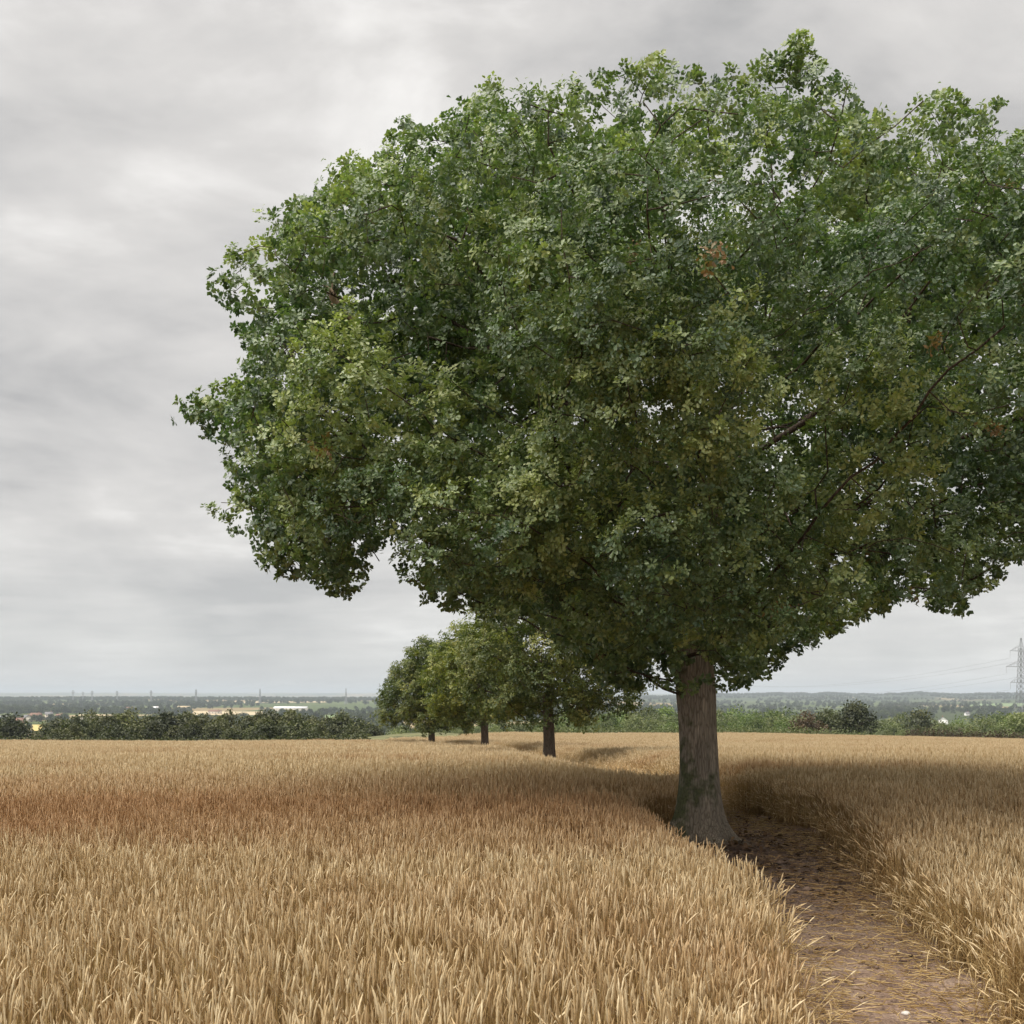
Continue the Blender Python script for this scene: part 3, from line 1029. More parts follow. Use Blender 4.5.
def big_oak():
    B = np.array([px(697, 11), 11.0, 0.0])
    root = empty('oak_tree', B)
    tag(root, 'biggest and nearest oak, its crown filling the sky above the earth path', 'tree', 'oaks in a row across the wheat field')

    def rf(z):
        zz = np.maximum(z, 0)
        return 0.186 + 0.016 * np.exp(-((zz - 1.75) / 0.3) ** 2) + 0.25 * np.exp(-zz / 0.25) + 0.035 * np.exp(-zz / 0.9) - 0.02 * np.clip((zz - 1.9) / 0.8, 0, 1)
    trunk_mesh('trunk', B, 2.75, rf, (0.0, 0.0), M_BARK, root, 96, 130, 0.50)
    # roots running out over the bare soil
    rt = MB()
    for k, a in enumerate((0.3, 1.5, 2.7, 3.6, 4.3, 4.9, 5.6)):
        K = 9
        L = rng.uniform(0.45, 0.8)
        s_ = np.linspace(0, 1, K)
        aa = a + 0.35 * np.sin(s_ * 3 + k)
        rr_ = 0.10 + (L + 0.1) * s_
        pth = np.stack([rr_ * np.cos(aa), rr_ * np.sin(aa), 0.15 * (1 - s_) ** 2 - 0.025 + 0.012 * np.sin(s_ * 9 + k) - 0.06 * s_ + 0.09 * np.exp(-(rr_ / 0.75) ** 2)], 1)
        v, q = tubes(pth[None], (np.interp(s_, [0, .3, 1], [0.085, 0.055, 0.014]) * rng.uniform(.7, 1.1))[None], 9)
        rt.add(v, q)
    rt.build('roots', M_BARK, root, True)
    # ---- crown volume, as leafy lumps
    cx, cy = B[0] + 0.25, 11.15

    def Rz(z):
        t = np.clip((z - 4.1) / 3.75, 0, 1)
        up = 5.25 * (1 - t ** 2.3) ** 0.5
        return np.where(z > 4.1, up, np.interp(z, [1.7, 2.1, 2.6, 3.2, 4.1], [0.7, 1.5, 3.9, 4.9, 5.25]))
    def fits(c, rp_m, slack=0.85):
        u, v = project(c[None])
        rp = rp_m * slack / c[1] * F
        t_ = np.linspace(0, 2 * PI, 9)[:-1]
        return in_poly(np.append(u[0] + rp * np.cos(t_), u[0]), np.append(v[0] + rp * np.sin(t_), v[0]), OUTLINE).all()
    # big boughs with open gaps between them ...
    bc, br = [], []
    for tries in range(6000):
        z = rng.uniform(2.5, 7.3)
        a = rng.random() * 2 * PI
        rb = rng.uniform(0.66, 1.2)
        R_ = max(0.2, float(Rz(np.array(z))) - rb * rng.uniform(0.75, 1.0))
        c = np.array([cx + R_ * math.cos(a), cy + R_ * math.sin(a), z])
        if not fits(c, rb, 0.8):
            continue
        if bc and (np.linalg.norm(np.array(bc) - c, axis=1) < 0.82 * (np.array(br) + rb)).any():
            continue
        bc.append(c)
        br.append(rb)
    # ... each a cluster of leafy lumps
    lc, lr, lb = [], [], []
    for ib, (c0, rb) in enumerate(zip(bc, br)):
        outw = norm(np.array([c0[0] - cx, c0[1] - cy, (c0[2] - 4.0) * 0.9]))
        for k in range(60):
            d = norm(rng.normal(0, 1, 3) + outw * 0.7 + np.array([0, 0, 0.35]))
            r = rng.uniform(0.28, 0.48)
            c = c0 + d * (rb - r * 0.6) * np.array([1, 1, 0.78])
            if not fits(c, r):
                continue
            if lc and (np.linalg.norm(np.array(lc) - c, axis=1) < 0.56 * (np.array(lr) + r)).any():
                continue
            lc.append(c)
            lr.append(r)
            lb.append(ib)
    nb = len(lc)
    # small lumps that ragged the rim of the crown
    for tries in range(6000):
        z = rng.uniform(1.9, 7.5)
        a = rng.random() * 2 * PI
        r = rng.uniform(0.2, 0.42)
        R_ = max(0.2, float(Rz(np.array(z))) - r * rng.uniform(0.3, 0.8))
        c = np.array([cx + R_ * math.cos(a), cy + R_ * math.sin(a), z])
        if not fits(c, r):
            continue
        u, v = project(c[None])
        if dist_poly(u, v, OUTLINE)[0] > 60 and z > 2.6:
            continue
        if (np.linalg.norm(np.array(lc) - c, axis=1) < 0.74 * (np.array(lr) + r)).any():
            continue
        lc.append(c)
        lr.append(r)
        lb.append(-1)
    tries = len(bc)
    lc, lr = np.array(lc), np.array(lr)
    # a few hand-placed boughs seen in the photograph: hanging front bough, left tip, low skirt
    extra = [((440, 600), 10.3, 0.2), ((475, 610), 10.4, 0.22), ((520, 616), 10.6, 0.22), ((560, 640), 10.8, 0.25), ((610, 672), 11.0, 0.25), ((640, 688), 11.0, 0.2), ((410, 588), 10.2, 0.2), ((880, 608), 10.6, 0.22), ((938, 604), 10.2, 0.22), ((830, 632), 10.8, 0.25), ((980, 588), 10.0, 0.22), ((760, 672), 11.0, 0.22), ((300, 580), 10.3, 0.2), ((322, 585), 10.3, 0.18), ((345, 600), 10.3, 0.17),
             ((345, 160), 11.1, 0.17), ((400, 127), 11.2, 0.2), ((482, 97), 11.2, 0.18), ((575, 88), 11.3, 0.2), ((612, 80), 11.3, 0.2), ((652, 66), 11.3, 0.22), ((703, 76), 11.2, 0.2), ((742, 84), 11.2, 0.2), ((770, 62), 11.2, 0.2), ((805, 46), 11.2, 0.2), ((802, 70), 11.2, 0.28), ((826, 80), 11.2, 0.18), ((852, 104), 11.1, 0.2), ((935, 97), 11, 0.2), ((982, 112), 10.9, 0.2), ((288, 216), 11, 0.2), ((318, 202), 11, 0.16),
             ((352, 172), 11.0, 0.26), ((405, 142), 11.2, 0.30), ((440, 155), 11.2, 0.4), ((378, 195), 11.0, 0.32), ((300, 218), 11.0, 0.3), ((480, 112), 11.2, 0.24), ((250, 262), 11.0, 0.26),
             ((545, 470), 8.2, 0.55), ((560, 530), 8.3, 0.42), ((672, 400), 6.9, 0.55), ((640, 330), 7.0, 0.6), ((545, 560), 9.0, 0.33), ((225, 412), 10.6, 0.36),
             ((262, 425), 10.6, 0.5), ((203, 413), 10.6, 0.24), ((185, 412), 10.6, 0.15), ((345, 575), 10.2, 0.26), ((290, 545), 10.2, 0.40), ((250, 520), 10.4, 0.36), ((640, 640), 11.1, 0.42), ((600, 630), 11.3, 0.36),
             ((665, 600), 10.5, 0.55), ((735, 640), 11.0, 0.40), ((745, 670), 11.0, 0.26), ((790, 625), 10.8, 0.40), ((850, 600), 10.6, 0.40), ((800, 60), 11.2, 0.24),
             ((650, 78), 11.4, 0.3), ((960, 590), 9.8, 0.3), ((225, 285), 11.0, 0.2), ((505, 590), 10.8, 0.4), ((450, 575), 10.6, 0.38),
             ((700, 560), 12.2, 0.7), ((760, 560), 12.0, 0.7), ((640, 540), 12.2, 0.7), ((830, 540), 12.2, 0.7), ((690, 480), 12.5, 0.8), ((780, 470), 12.5, 0.8), ((860, 450), 12.0, 0.7), ((600, 470), 12.6, 0.7)]
    extra += [((u_, v_), d_, r_) for u_, v_, d_, r_ in ((560, 500, 7.6, .40), (545, 545, 7.9, .34), (585, 462, 7.4, .42), (520, 565, 8.2, .3), (535, 470, 7.7, .36), (655, 300, 6.5, .42), (700, 345, 6.3, .40),
              (722, 405, 6.5, .36), (640, 395, 6.6, .42), (600, 345, 6.8, .42), (690, 440, 6.8, .33), (560, 240, 7.6, .45), (600, 210, 7.6, .42), (450, 420, 7.9, .42), (420, 460, 8.1, .36), (860, 380, 7.0, .40), (905, 430, 7.2, .42), (880, 500, 7.6, .40))]
    for (u, v), d, r in extra:
        c = np.array([px(u, d), d, EYE + (HY - v) / F * d])
        lb.append(-2 if d < 8.5 else -1)
        lc = np.vstack([lc, c])
        lr = np.append(lr, r)
    tips, dirs, which = lump_points(lc, lr, 110, 0.3, 0.8, 0.17)
    n_out = len(tips)
    # inner layer of foliage behind the outer boughs
    nc = 4000
    zc = np.concatenate([rng.uniform(2.3, 7.4, nc - 1300), rng.uniform(4.6, 7.45, 1300)])
    ac = rng.random(nc) * 2 * PI
    rc_ = Rz(zc) * rng.uniform(0.3, 0.68, nc) ** 0.8
    core = np.stack([cx + rc_ * np.cos(ac), cy + rc_ * np.sin(ac), zc * 0.97], 1)
    tips = np.concatenate([tips, core])
    dirs = np.concatenate([dirs, norm(rng.normal(0, 1, (nc, 3)) + np.array([0, 0, .4]))])
    near = np.array([np.argmin(np.linalg.norm(lc - p, axis=1)) for p in core])
    which = np.concatenate([which, near])
    iscore = np.arange(len(tips)) >= n_out
    u, v = project(tips)
    ok = in_poly(u, v, OUTLINE)
    tips, dirs, which, iscore = tips[ok], dirs[ok], which[ok], iscore[ok]
    # ---- skeleton
    nodes, par = [], []
    for k in range(14):
        z = 1.6 + 0.2 * k
        nodes.append([B[0] + 0.02 * k, 11 + 0.01 * k, z])
        par.append(k - 1)
    nd, pr = colonize(np.concatenate([tips[~iscore], tips[iscore][::3]]), nodes, par, 0.2, 0.26, 300)
    v_, q_, r_ = branch_mesh(nd, pr, 0.0036, 2.2, 0.19, 6, tips)
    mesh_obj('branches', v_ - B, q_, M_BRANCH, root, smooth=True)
    # ---- leaves
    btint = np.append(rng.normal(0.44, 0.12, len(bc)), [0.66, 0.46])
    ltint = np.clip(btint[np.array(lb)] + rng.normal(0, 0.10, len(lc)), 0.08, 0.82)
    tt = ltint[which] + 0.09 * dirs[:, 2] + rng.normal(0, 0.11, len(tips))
    out = norm(tips - np.array([cx, cy, 4.0]))
    dr = norm(dirs * 0.9 + out * 0.45)
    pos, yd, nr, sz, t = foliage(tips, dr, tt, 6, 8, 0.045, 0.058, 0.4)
    # few autumn-tinted sprays
    bro = np.repeat(rng.random(len(tips)) < 0.004, 48)
    t = np.where(bro & (rng.random(len(t)) < 0.6), rng.uniform(0.955, 1.0, len(t)), t)
    u, v = project(pos)
    grow = np.array(OUTLINE, float)
    grow = grow + norm(grow - grow.mean(0)) * 6
    ok = in_poly(u, v, grow)
    pos, yd, nr, sz, t = pos[ok], yd[ok], nr[ok], sz[ok], t[ok]
    # young shoots standing out of the crown
    sel = np.where((dirs[:, 2] > -0.1) & (rng.random(len(tips)) < 0.16) & ~iscore)[0]
    sd = norm(dr[sel] * 0.6 + np.array([0, 0, 0.75]) + rng.normal(0, 0.25, (len(sel), 3)))
    sl_ = rng.uniform(0.10, 0.26, len(sel))
    sp = np.concatenate([tips[sel] + sd * (sl_ * f)[:, None] for f in (0.55, 0.8, 1.0)])
    uu_, vv_ = project(sp)
    oks = in_poly(uu_, vv_, np.array(OUTLINE, float) + norm(np.array(OUTLINE, float) - np.array(OUTLINE, float).mean(0)) * 10)
    p2_, y2_, n2_, s2_, t2_ = foliage(sp[oks], np.tile(sd, (3, 1))[oks], np.tile(tt[sel] + 0.08, 3)[oks], 3, 7, 0.03, 0.05, 0.8)
    pos, yd, nr, sz, t = (np.concatenate(z) for z in ((pos, p2_), (yd, y2_), (nr, n2_), (sz, s2_), (t, t2_)))
    # leaves nearer the camera are made smaller and more crowded
    nearf = np.where(pos[:, 1] < 9.5)[0]
    dup = nearf[rng.random(len(nearf)) < np.clip((10.0 - pos[nearf, 1]) * 0.28, 0, 1)]
    pos = np.concatenate([pos, pos[dup] + rng.normal(0, 0.03, (len(dup), 3))])
    yd, nr, sz, t = np.concatenate([yd, yd[dup] + rng.normal(0, .4, (len(dup), 3))]), np.concatenate([nr, nr[dup]]), np.concatenate([sz, sz[dup]]), np.concatenate([t, t[dup]])
    sz = sz * np.clip(pos[:, 1] / 10.5, 0.62, 1.0)
    nearf = pos[:, 1] < 8.6
    Va, Qa = leaves_mesh(pos[nearf], yd[nearf], nr[nearf], sz[nearf])
    Vb, Qb = leaves_mesh(pos[~nearf], yd[~nearf], nr[~nearf], sz[~nearf], KITE)
    V, Q = np.concatenate([Va, Vb]), np.concatenate([Qa, Qb + len(Va)])
    tv = np.concatenate([np.repeat(t[nearf], 6), np.repeat(t[~nearf], 4)])
    print('oak leaves', len(pos), 'tips', len(tips), 'nodes', len(nd), 'lumps', len(lc), tries)
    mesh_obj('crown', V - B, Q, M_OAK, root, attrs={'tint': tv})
    # ---- split, broken limb with bare tan wood
    d = 9.4
    a = np.array([px(322, d), d, EYE + (HY - 285) / F * d])
    b = np.array([px(352, d + .2), d + .2, EYE + (HY - 322) / F * (d + .2)])
    K = 12
    s = np.linspace(0, 1, K)
    path = a[None] * (1 - s[:, None]) + b[None] * s[:, None] + np.stack([0.02 * np.sin(s * 9), 0 * s, 0.03 * np.sin(s * 5)], 1)
    rad = np.interp(s, [0, .15, .5, .8, 1], [0.004, 0.016, 0.034, 0.03, 0.012]) * (1 + 0.3 * rng.normal(0, 1, K) * 0.5)
    v1, q1 = tubes(path[None], rad[None], 8)
    mb = MB().add(v1 - B, q1)
    for k in range(7):
        p0 = path[rng.integers(2, 9)]
        p1 = p0 + np.array([rng.normal(-0.05, .07), rng.normal(0, .05), rng.normal(0.05, .09)])
        mb.bar(p0 - B, p1 - B, 0.008, 4)
    o = mb.build('broken_limb', M_SPLIT, root)
    o['label'] = 'torn pale brown limb without bark'
    return root


big_oak()


def far_oak(u, d, zb, H, R, xoff, mat, label, seed, trunk_r, zlow=1.3, per=7, nl=80, lsize=0.14, profile=(0.5, 0.92, 1.0, 0.90, 0.68, 0.45, 0.15)):
    global rng
    rng = np.random.default_rng(seed)
    B = np.array([px(u, d), d, float(ground_z(px(u, d), d))])
    root = empty('oak_tree', B)
    tag(root, label, 'tree', 'oaks in a row across the wheat field')

    def rf(z):
        zz = np.maximum(z, 0)
        return trunk_r * (1 + 0.75 * np.exp(-zz / 0.28) - 0.12 * np.clip(zz / 2.2, 0, 1))
    trunk_mesh('trunk', B, 2.3, rf, (0.012, 0), M_BARK2, root, 28, 40, 0.2, seed=seed)
    c0 = np.array([xoff, 0, 0])
    lc, lr = [], []
    t = 0
    while len(lc) < nl and t < 9000:
        t += 1
        z = rng.uniform(zlow + 0.2, H - 0.3)
        k = (z - zlow) / (H - zlow)
        prof = R * np.interp(k, [0, .12, .35, .6, .8, .92, 1], profile)
        a = rng.random() * 2 * PI
        r = rng.uniform(0.38, 0.72)
        inner = rng.random() < 0.3
        rr = prof * rng.uniform(.2, .7) if inner else max(0.1, prof - r * 0.6)
        c = c0 + np.array([rr * math.cos(a), rr * math.sin(a), z])
        if lc and (np.linalg.norm(np.array(lc) - c, axis=1) < 0.55 * (np.array(lr) + r)).any():
            continue
        lc.append(c)
        lr.append(r)
    lc, lr = np.array(lc), np.array(lr)
    tips, dirs, which = lump_points(lc, lr, 14, 0.2, 0.8)
    nodes = [[0.01 * k, 0, 1.2 + 0.18 * k] for k in range(9)]
    nd, pr = colonize(tips, nodes, [k - 1 for k in range(9)], 0.22, 0.3, 200)
    v_, q_, _ = branch_mesh(nd, pr, 0.007, 2.15, trunk_r * 0.8, 5)
    mesh_obj('branches', v_, q_, M_BRANCH, root, smooth=True)
    lt = np.clip(rng.normal(0.45, 0.13, len(lc)), 0.1, 0.8)
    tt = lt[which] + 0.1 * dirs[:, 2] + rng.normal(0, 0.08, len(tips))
    pos, yd, nr, sz, tn = foliage(tips, dirs, tt, per, 6, 0.15, lsize)
    V, Q = leaves_mesh(pos, yd, nr, sz)
    print('far oak leaves', len(pos))
    mesh_obj('crown', V, Q, mat, root, attrs={'tint': np.repeat(tn, 6)})
    return root


far_oak(548, 29.3, 0, 6.5, 2.75, 0.2, M_OAK_WARM, 'second oak along the row, its dark crown tucked under the biggest oak', 21, 0.17, 1.45, 15, 150, 0.085)
far_oak(484, 44, 0, 6.1, 2.5, -0.1, M_OAK_YELLOW, 'yellowish green oak standing third in the row', 22, 0.17, 1.6, 17, 125, 0.095)
far_oak(431, 55, 0, 6.3, 2.75, -0.1, M_OAK_WARM, 'smallest looking and farthest oak at the left end of the row', 23, 0.18, 1.35, 17, 125, 0.10, (0.75, 1.0, 0.96, 0.74, 0.5, 0.3, 0.12))
rng = np.random.default_rng(77)


def leaf_litter():
    n = 2600
    a = rng.random(n) * 2 * PI
    r = 0.35 + 2.6 * rng.random(n) ** 1.3
    x, y = 2.03 + r * np.cos(a), 11 + r * np.sin(a) * 1.3
    m = in_poly(x, y, PATH)
    x, y = x[m], y[m]
    n = len(x)
    z = field_z(x, y) + 0.012 + 0.10 * np.exp(-(np.hypot(x - 2.03, y - 11) / 0.75) ** 2) + rng.uniform(-0.015, 0.015, n)
    yd = norm(np.stack([rng.normal(0, 1, n), rng.normal(0, 1, n), rng.normal(0, .25, n)], 1))
    nr = norm(np.stack([rng.normal(0, .35, n), rng.normal(0, .35, n), np.ones(n)], 1))
    V, Q = leaves_mesh(np.stack([x, y, z], 1), yd, nr, rng.uniform(0.04, 0.085, n))
    m = leaf_mat('dead_leaves', [(0, (0.07, 0.042, 0.026)), (0.6, (0.16, 0.095, 0.055)), (1, (0.28, 0.18, 0.10))], 0.1, 0.8, 0.2)
    o = mesh_obj('leaf_litter', V, Q, m, attrs={'tint': np.repeat(rng.random(n), 6)})
    tag(o, 'dead brown oak leaves fallen round the foot of the biggest oak', 'leaf litter', kind='stuff')


leaf_litter()


# ------------------------------------------------------------------ background trees
def bg_crown_mesh(name, H, W, nl, leaf, mat, per=16, link=False, seed=1, trunk=None):
    r = np.random.default_rng(seed)
    lc, lr = [], []
    for k in range(nl):
        t = r.random()
        z = H * (0.22 + 0.66 * t)
        prof = W * 0.5 * np.interp(t, [0, .25, .55, .8, 1], [0.75, 1, 0.95, 0.65, 0.25])
        a = r.random() * 2 * PI
        lrr = r.uniform(0.12, 0.2) * W
        rr = max(0, prof - lrr * 0.6) * math.sqrt(r.uniform(0.25, 1))
        lc.append([rr * math.cos(a), rr * math.sin(a), z])
        lr.append(lrr)
    lc, lr = np.array(lc), np.array(lr)
    n = nl * per
    w = np.repeat(np.arange(nl), per)
    d = norm(r.normal(0, 1, (n, 3)) + np.array([0, 0, 0.25]))
    pos = lc[w] + d * lr[w][:, None] * r.uniform(0.6, 1.05, (n, 1))
    yd = norm(r.normal(0, 1, (n, 3)))
    nr = norm(d + r.normal(0, 0.6, (n, 3)) + np.array([0, 0, 0.4]))
    sz = leaf * r.uniform(0.6, 1.3, n)
    V, Q = leaves_mesh(pos, yd, nr, sz)
    lt = r.normal(0.5, 0.16, nl)
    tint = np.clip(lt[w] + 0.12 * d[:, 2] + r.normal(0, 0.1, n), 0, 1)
    return V, Q, np.repeat(tint, 6)


def bg_tree(name_parts, H, W, mat, seed, nl=34, per=95, leaf=0.42):
    root = empty('broadleaf_tree', (0, 0, 0))
    V, Q, T = bg_crown_mesh('crown', H, W, nl, leaf, mat, per, seed=seed)
    mesh_obj('crown', V, Q, mat, root, attrs={'tint': T})
    r = np.random.default_rng(seed)
    mb = MB()
    K = 7
    s = np.linspace(0, 1, K)
    path = np.stack([0.25 * np.sin(s * 3 + seed), 0.2 * np.sin(s * 2.3), -0.5 + s * (H * 0.7 + .5)], 1)
    v, q = tubes(path[None], (np.linspace(0.03, 0.008, K) * H)[None], 7)
    mb.add(v, q)
    for k in range(6):
        i = r.integers(2, 5)
        a = r.random() * 6.28
        e = path[i] + np.array([math.cos(a) * W * .33, math.sin(a) * W * .33, H * r.uniform(.15, .3)])
        mid = (path[i] + e) / 2 + np.array([0, 0, H * 0.03])
        v, q = tubes(np.array([[path[i], mid, e]]), np.array([[0.013, 0.009, 0.004]]) * H, 5)
        mb.add(v, q)
    mb.build('trunk', M_BRANCH, root, True)
    return root


def copy_tree(src):
    c = src.copy()
    COL.objects.link(c)
    for ch in src.children:
        k = ch.copy()
        COL.objects.link(k)
        k.parent = c
    return c


def tree_row():
    kinds = {}
    spec = {
        'dark': ('dark green bushy tree in the dense belt beyond the left edge of the wheat', M_DARKLEAF, [(8.0, 7.0, 31), (8.6, 6.4, 32), (7.4, 7.6, 33)]),
        'olive': ('olive green tree in the dense belt beyond the left edge of the wheat', M_OLIVELEAF, [(8.0, 7.0, 34), (8.8, 6.2, 35)]),
        'mid': ('mid green tree in the wood down the slope beyond the far hedge', M_MIDLEAF, [(12.0, 10.0, 36), (13.0, 9.4, 37), (11.0, 10.5, 38)]),
        'pale': ('pale yellow green tree lighting up the wood beyond the far hedge', M_PALELEAF, [(12.5, 9.5, 39), (11.4, 10, 40)]),
    }
    protos = {}
    for k, (lab, mat, sp) in spec.items():
        protos[k] = [bg_tree(None, H, W, mat, sd) for H, W, sd in sp]
    used = set()
    cnt = {k: 0 for k in spec}
    grp = {'dark': 'trees of the belt beyond the left field edge', 'olive': 'trees of the belt beyond the left field edge',
           'mid': 'trees of the wood beyond the far hedge', 'pale': 'trees of the wood beyond the far hedge'}

    def place(kind, u, d, top=None, s=None):
        i = cnt[kind] % len(protos[kind])
        src = protos[kind][i]
        cnt[kind] += 1
        o = src if src.name not in used else copy_tree(src)
        if src.name not in used:
            used.add(src.name)
        x = px(u, d)
        z = float(ground_z(x, d))
        H = spec[kind][2][i][0]
        if top is not None:
            s = (EYE + (HY - top) / F * d - z) / (H * 0.97)
        o.location = (x, d, z - 0.2)
        sx = s * rng.uniform(0.9, 1.15)
        o.scale = (sx, sx, s)
        o.rotation_euler = (0, 0, rng.random() * 6.28)
        tag(o, spec[kind][0], 'tree', grp[kind])

    # left belt: tops follow the photograph's skyline of the belt
    tops_u = [40, 60, 90, 120, 150, 190, 230, 255, 285, 320, 350, 372]
    tops_v = [724, 716, 714, 713, 715, 713, 716, 711, 709, 713, 716, 722]
    u = 48
    while u < 376:
        d = rng.uniform(132, 150)
        v = np.interp(u, tops_u, tops_v) + rng.normal(0, 2.6)
        place('dark' if rng.random() < 0.5 else 'olive', u, d, v)
        u += rng.uniform(11, 18)
    u = 56
    while u < 370:
        place('dark' if rng.random() < 0.7 else 'olive', u, rng.uniform(112, 124), np.interp(u, tops_u, tops_v) + rng.uniform(6, 12))
        u += rng.uniform(14, 24)
    for u, v in ((6, 714), (16, 722), (-14, 718)):
        place('dark', u, 170, v)
    # wood on the right
    tu = [380, 440, 500, 560, 600, 640, 700, 740, 780, 800, 830, 880, 920, 960, 1000, 1060]
    tv = [722, 720, 716, 712, 708, 707, 708, 707, 706, 710, 713, 716, 716, 716, 712, 712]
    for d0, d1, dv, st in ((235, 260, 0, 17), (185, 205, 5, 18), (150, 165, 11, 19)):
        u = 400
        while u < 1070:
            pale = 0.5 if 735 < u < 800 else (0.25 if 560 < u < 760 else 0.12)
            if not (800 < u < 880 and dv > 4):
                place('pale' if rng.random() < pale else 'mid', u, rng.uniform(d0, d1), np.interp(u, tu, tv) + dv + rng.normal(0, 1.8))
            u += st * rng.uniform(0.8, 1.5)

    def single(label, H, W, mat, u, d, top, seed, nl=40):
        t = bg_tree(None, H, W, mat, seed, nl)
        x = px(u, d)
        z = float(ground_z(x, d))
        s = (EYE + (HY - top) / F * d - z) / (H * 0.97)
        t.location = (x, d, z - 0.2)
        t.scale = (s, s, s)
        tag(t, label, 'tree')
    single('tall round dark olive tree standing out above the far hedge', 8.0, 8.2, M_DARKLEAF, 856, 140, 703, 51)
    single('low dark bush crown just left of the tall round olive tree', 7, 9, M_DARKLEAF, 828, 142, 711, 55)
    single('low copper brown tree in the wood between pale green and dark olive trees', 7, 8, M_REDLEAF, 808, 139, 713, 52)
    single('rounded dark tree in the valley just left of the white gabled house', 9, 9, M_DARKLEAF, 921, 200, 711, 53)
    single('grey green rounded tree below the big pylon at the far right', 8, 9, M_MIDLEAF, 1018, 150, 713, 54)
    single('narrow dark conifer shaped tree rising left in the belt', 10, 4.2, M_DARKLEAF, 117, 175, 711, 56)


tree_row()


# ------------------------------------------------------------------ hedge, verge
def hedge(name, label, pts, h, w, mat, seed, dens=260, leaf=0.2):
    r = np.random.default_rng(seed)
    P = np.array(pts, float)
    seg = np.linalg.norm(np.diff(P, axis=0), axis=1)
    L = seg.sum()
    n = int(L * dens)
    t = r.random(n) * L
    cs = np.concatenate([[0], np.cumsum(seg)])
    x = np.interp(t, cs, P[:, 0])
    y = np.interp(t, cs, P[:, 1])
    hh = h * (1 + 0.22 * fbm(t / 3.0, t * 0, seed, 3))
    a = r.random(n) * PI
    rr = np.sqrt(r.uniform(0.35, 1, n))
    d = np.stack([r.normal(0, .2, n), -np.cos(a) * 1.0, np.sin(a)], 1)
    pos = np.stack([x + r.normal(0, .15, n), y - np.cos(a) * rr * w / 2, ground_z(x, y) + hh * (0.35 + 0.65 * np.sin(a) * rr) * r.uniform(0.3, 1.0, n)], 1)
    V, Q = leaves_mesh(pos, norm(r.normal(0, 1, (n, 3))), norm(d + r.normal(0, .6, (n, 3))), leaf * r.uniform(.6, 1.3, n))
    o = mesh_obj(name, V, Q, mat, attrs={'tint': np.repeat(np.clip(r.normal(.5, .2, n), 0, 1), 6)})
    tag(o, label, 'hedge')


ex = lambda x: float(np.interp(x, EDGE_X, EDGE_Y))
hedge('hedge', 'long low dark green hedge along the far edge of the wheat', [(x, ex(x) + 3.0) for x in np.arange(2, 41, 3.0)], 1.35, 1.6, M_MIDLEAF, 61)
hedge('hedge', 'reddish brown hedge continuing along the field edge at the far right', [(x, ex(x) + 2.6) for x in np.arange(41.5, 62, 3.0)], 1.7, 1.8, M_REDLEAF, 62)
hedge('hedge', 'dark hedge along the foot of the belt at the left field edge', [(x, ex(x) + 4.0) for x in np.arange(-44, -10, 3.0)], 0.9, 1.6, M_DARKLEAF, 63)


def strip(name, label, pts, mat, cat, dz=0.05, kind='structure'):
    """a draped sheet between two polylines of (x,y)"""
    a, b = np.array(pts[0], float), np.array(pts[1], float)
    n, k = 40, 10
    s = np.linspace(0, 1, n)
    ia = np.stack([np.interp(s, np.linspace(0, 1, len(a)), a[:, i]) for i in (0, 1)], 1)
    ib = np.stack([np.interp(s, np.linspace(0, 1, len(b)), b[:, i]) for i in (0, 1)], 1)
    t = np.linspace(0, 1, k)[None, :, None]
    G = ia[:, None] * (1 - t) + ib[:, None] * t
    Z = ground_z(G[..., 0], G[..., 1]) + dz
    V = np.concatenate([G, Z[..., None]], -1).reshape(-1, 3)
    i = np.arange(n - 1)[:, None] * k
    j = np.arange(k - 1)[None]
    q = np.stack([i + j, i + k + j, i + k + j + 1, i + j + 1], -1).reshape(-1, 4)
    o = mesh_obj(name, V, q, mat, smooth=True)
    tag(o, label, cat, kind=kind)
    return o


M_VERGE = simple_mat('mown_grass', (0.125, 0.125, 0.05), 0.95, 0.4, 0.6)
M_STUB = simple_mat('stubble', (0.52, 0.40, 0.20), 0.95, 0.15, 0.4)
strip('grass_verge', 'light green grass verge beyond the farthest oak', ([(-16, 74.5), (-9.8, 73), (-5, 74.5), (0, 90.5)], [(-17, 100), (-10, 100), (-5, 100), (0, 100)]), M_VERGE, 'grass', 0.06)

# ------------------------------------------------------------------ far woodland (one mass)


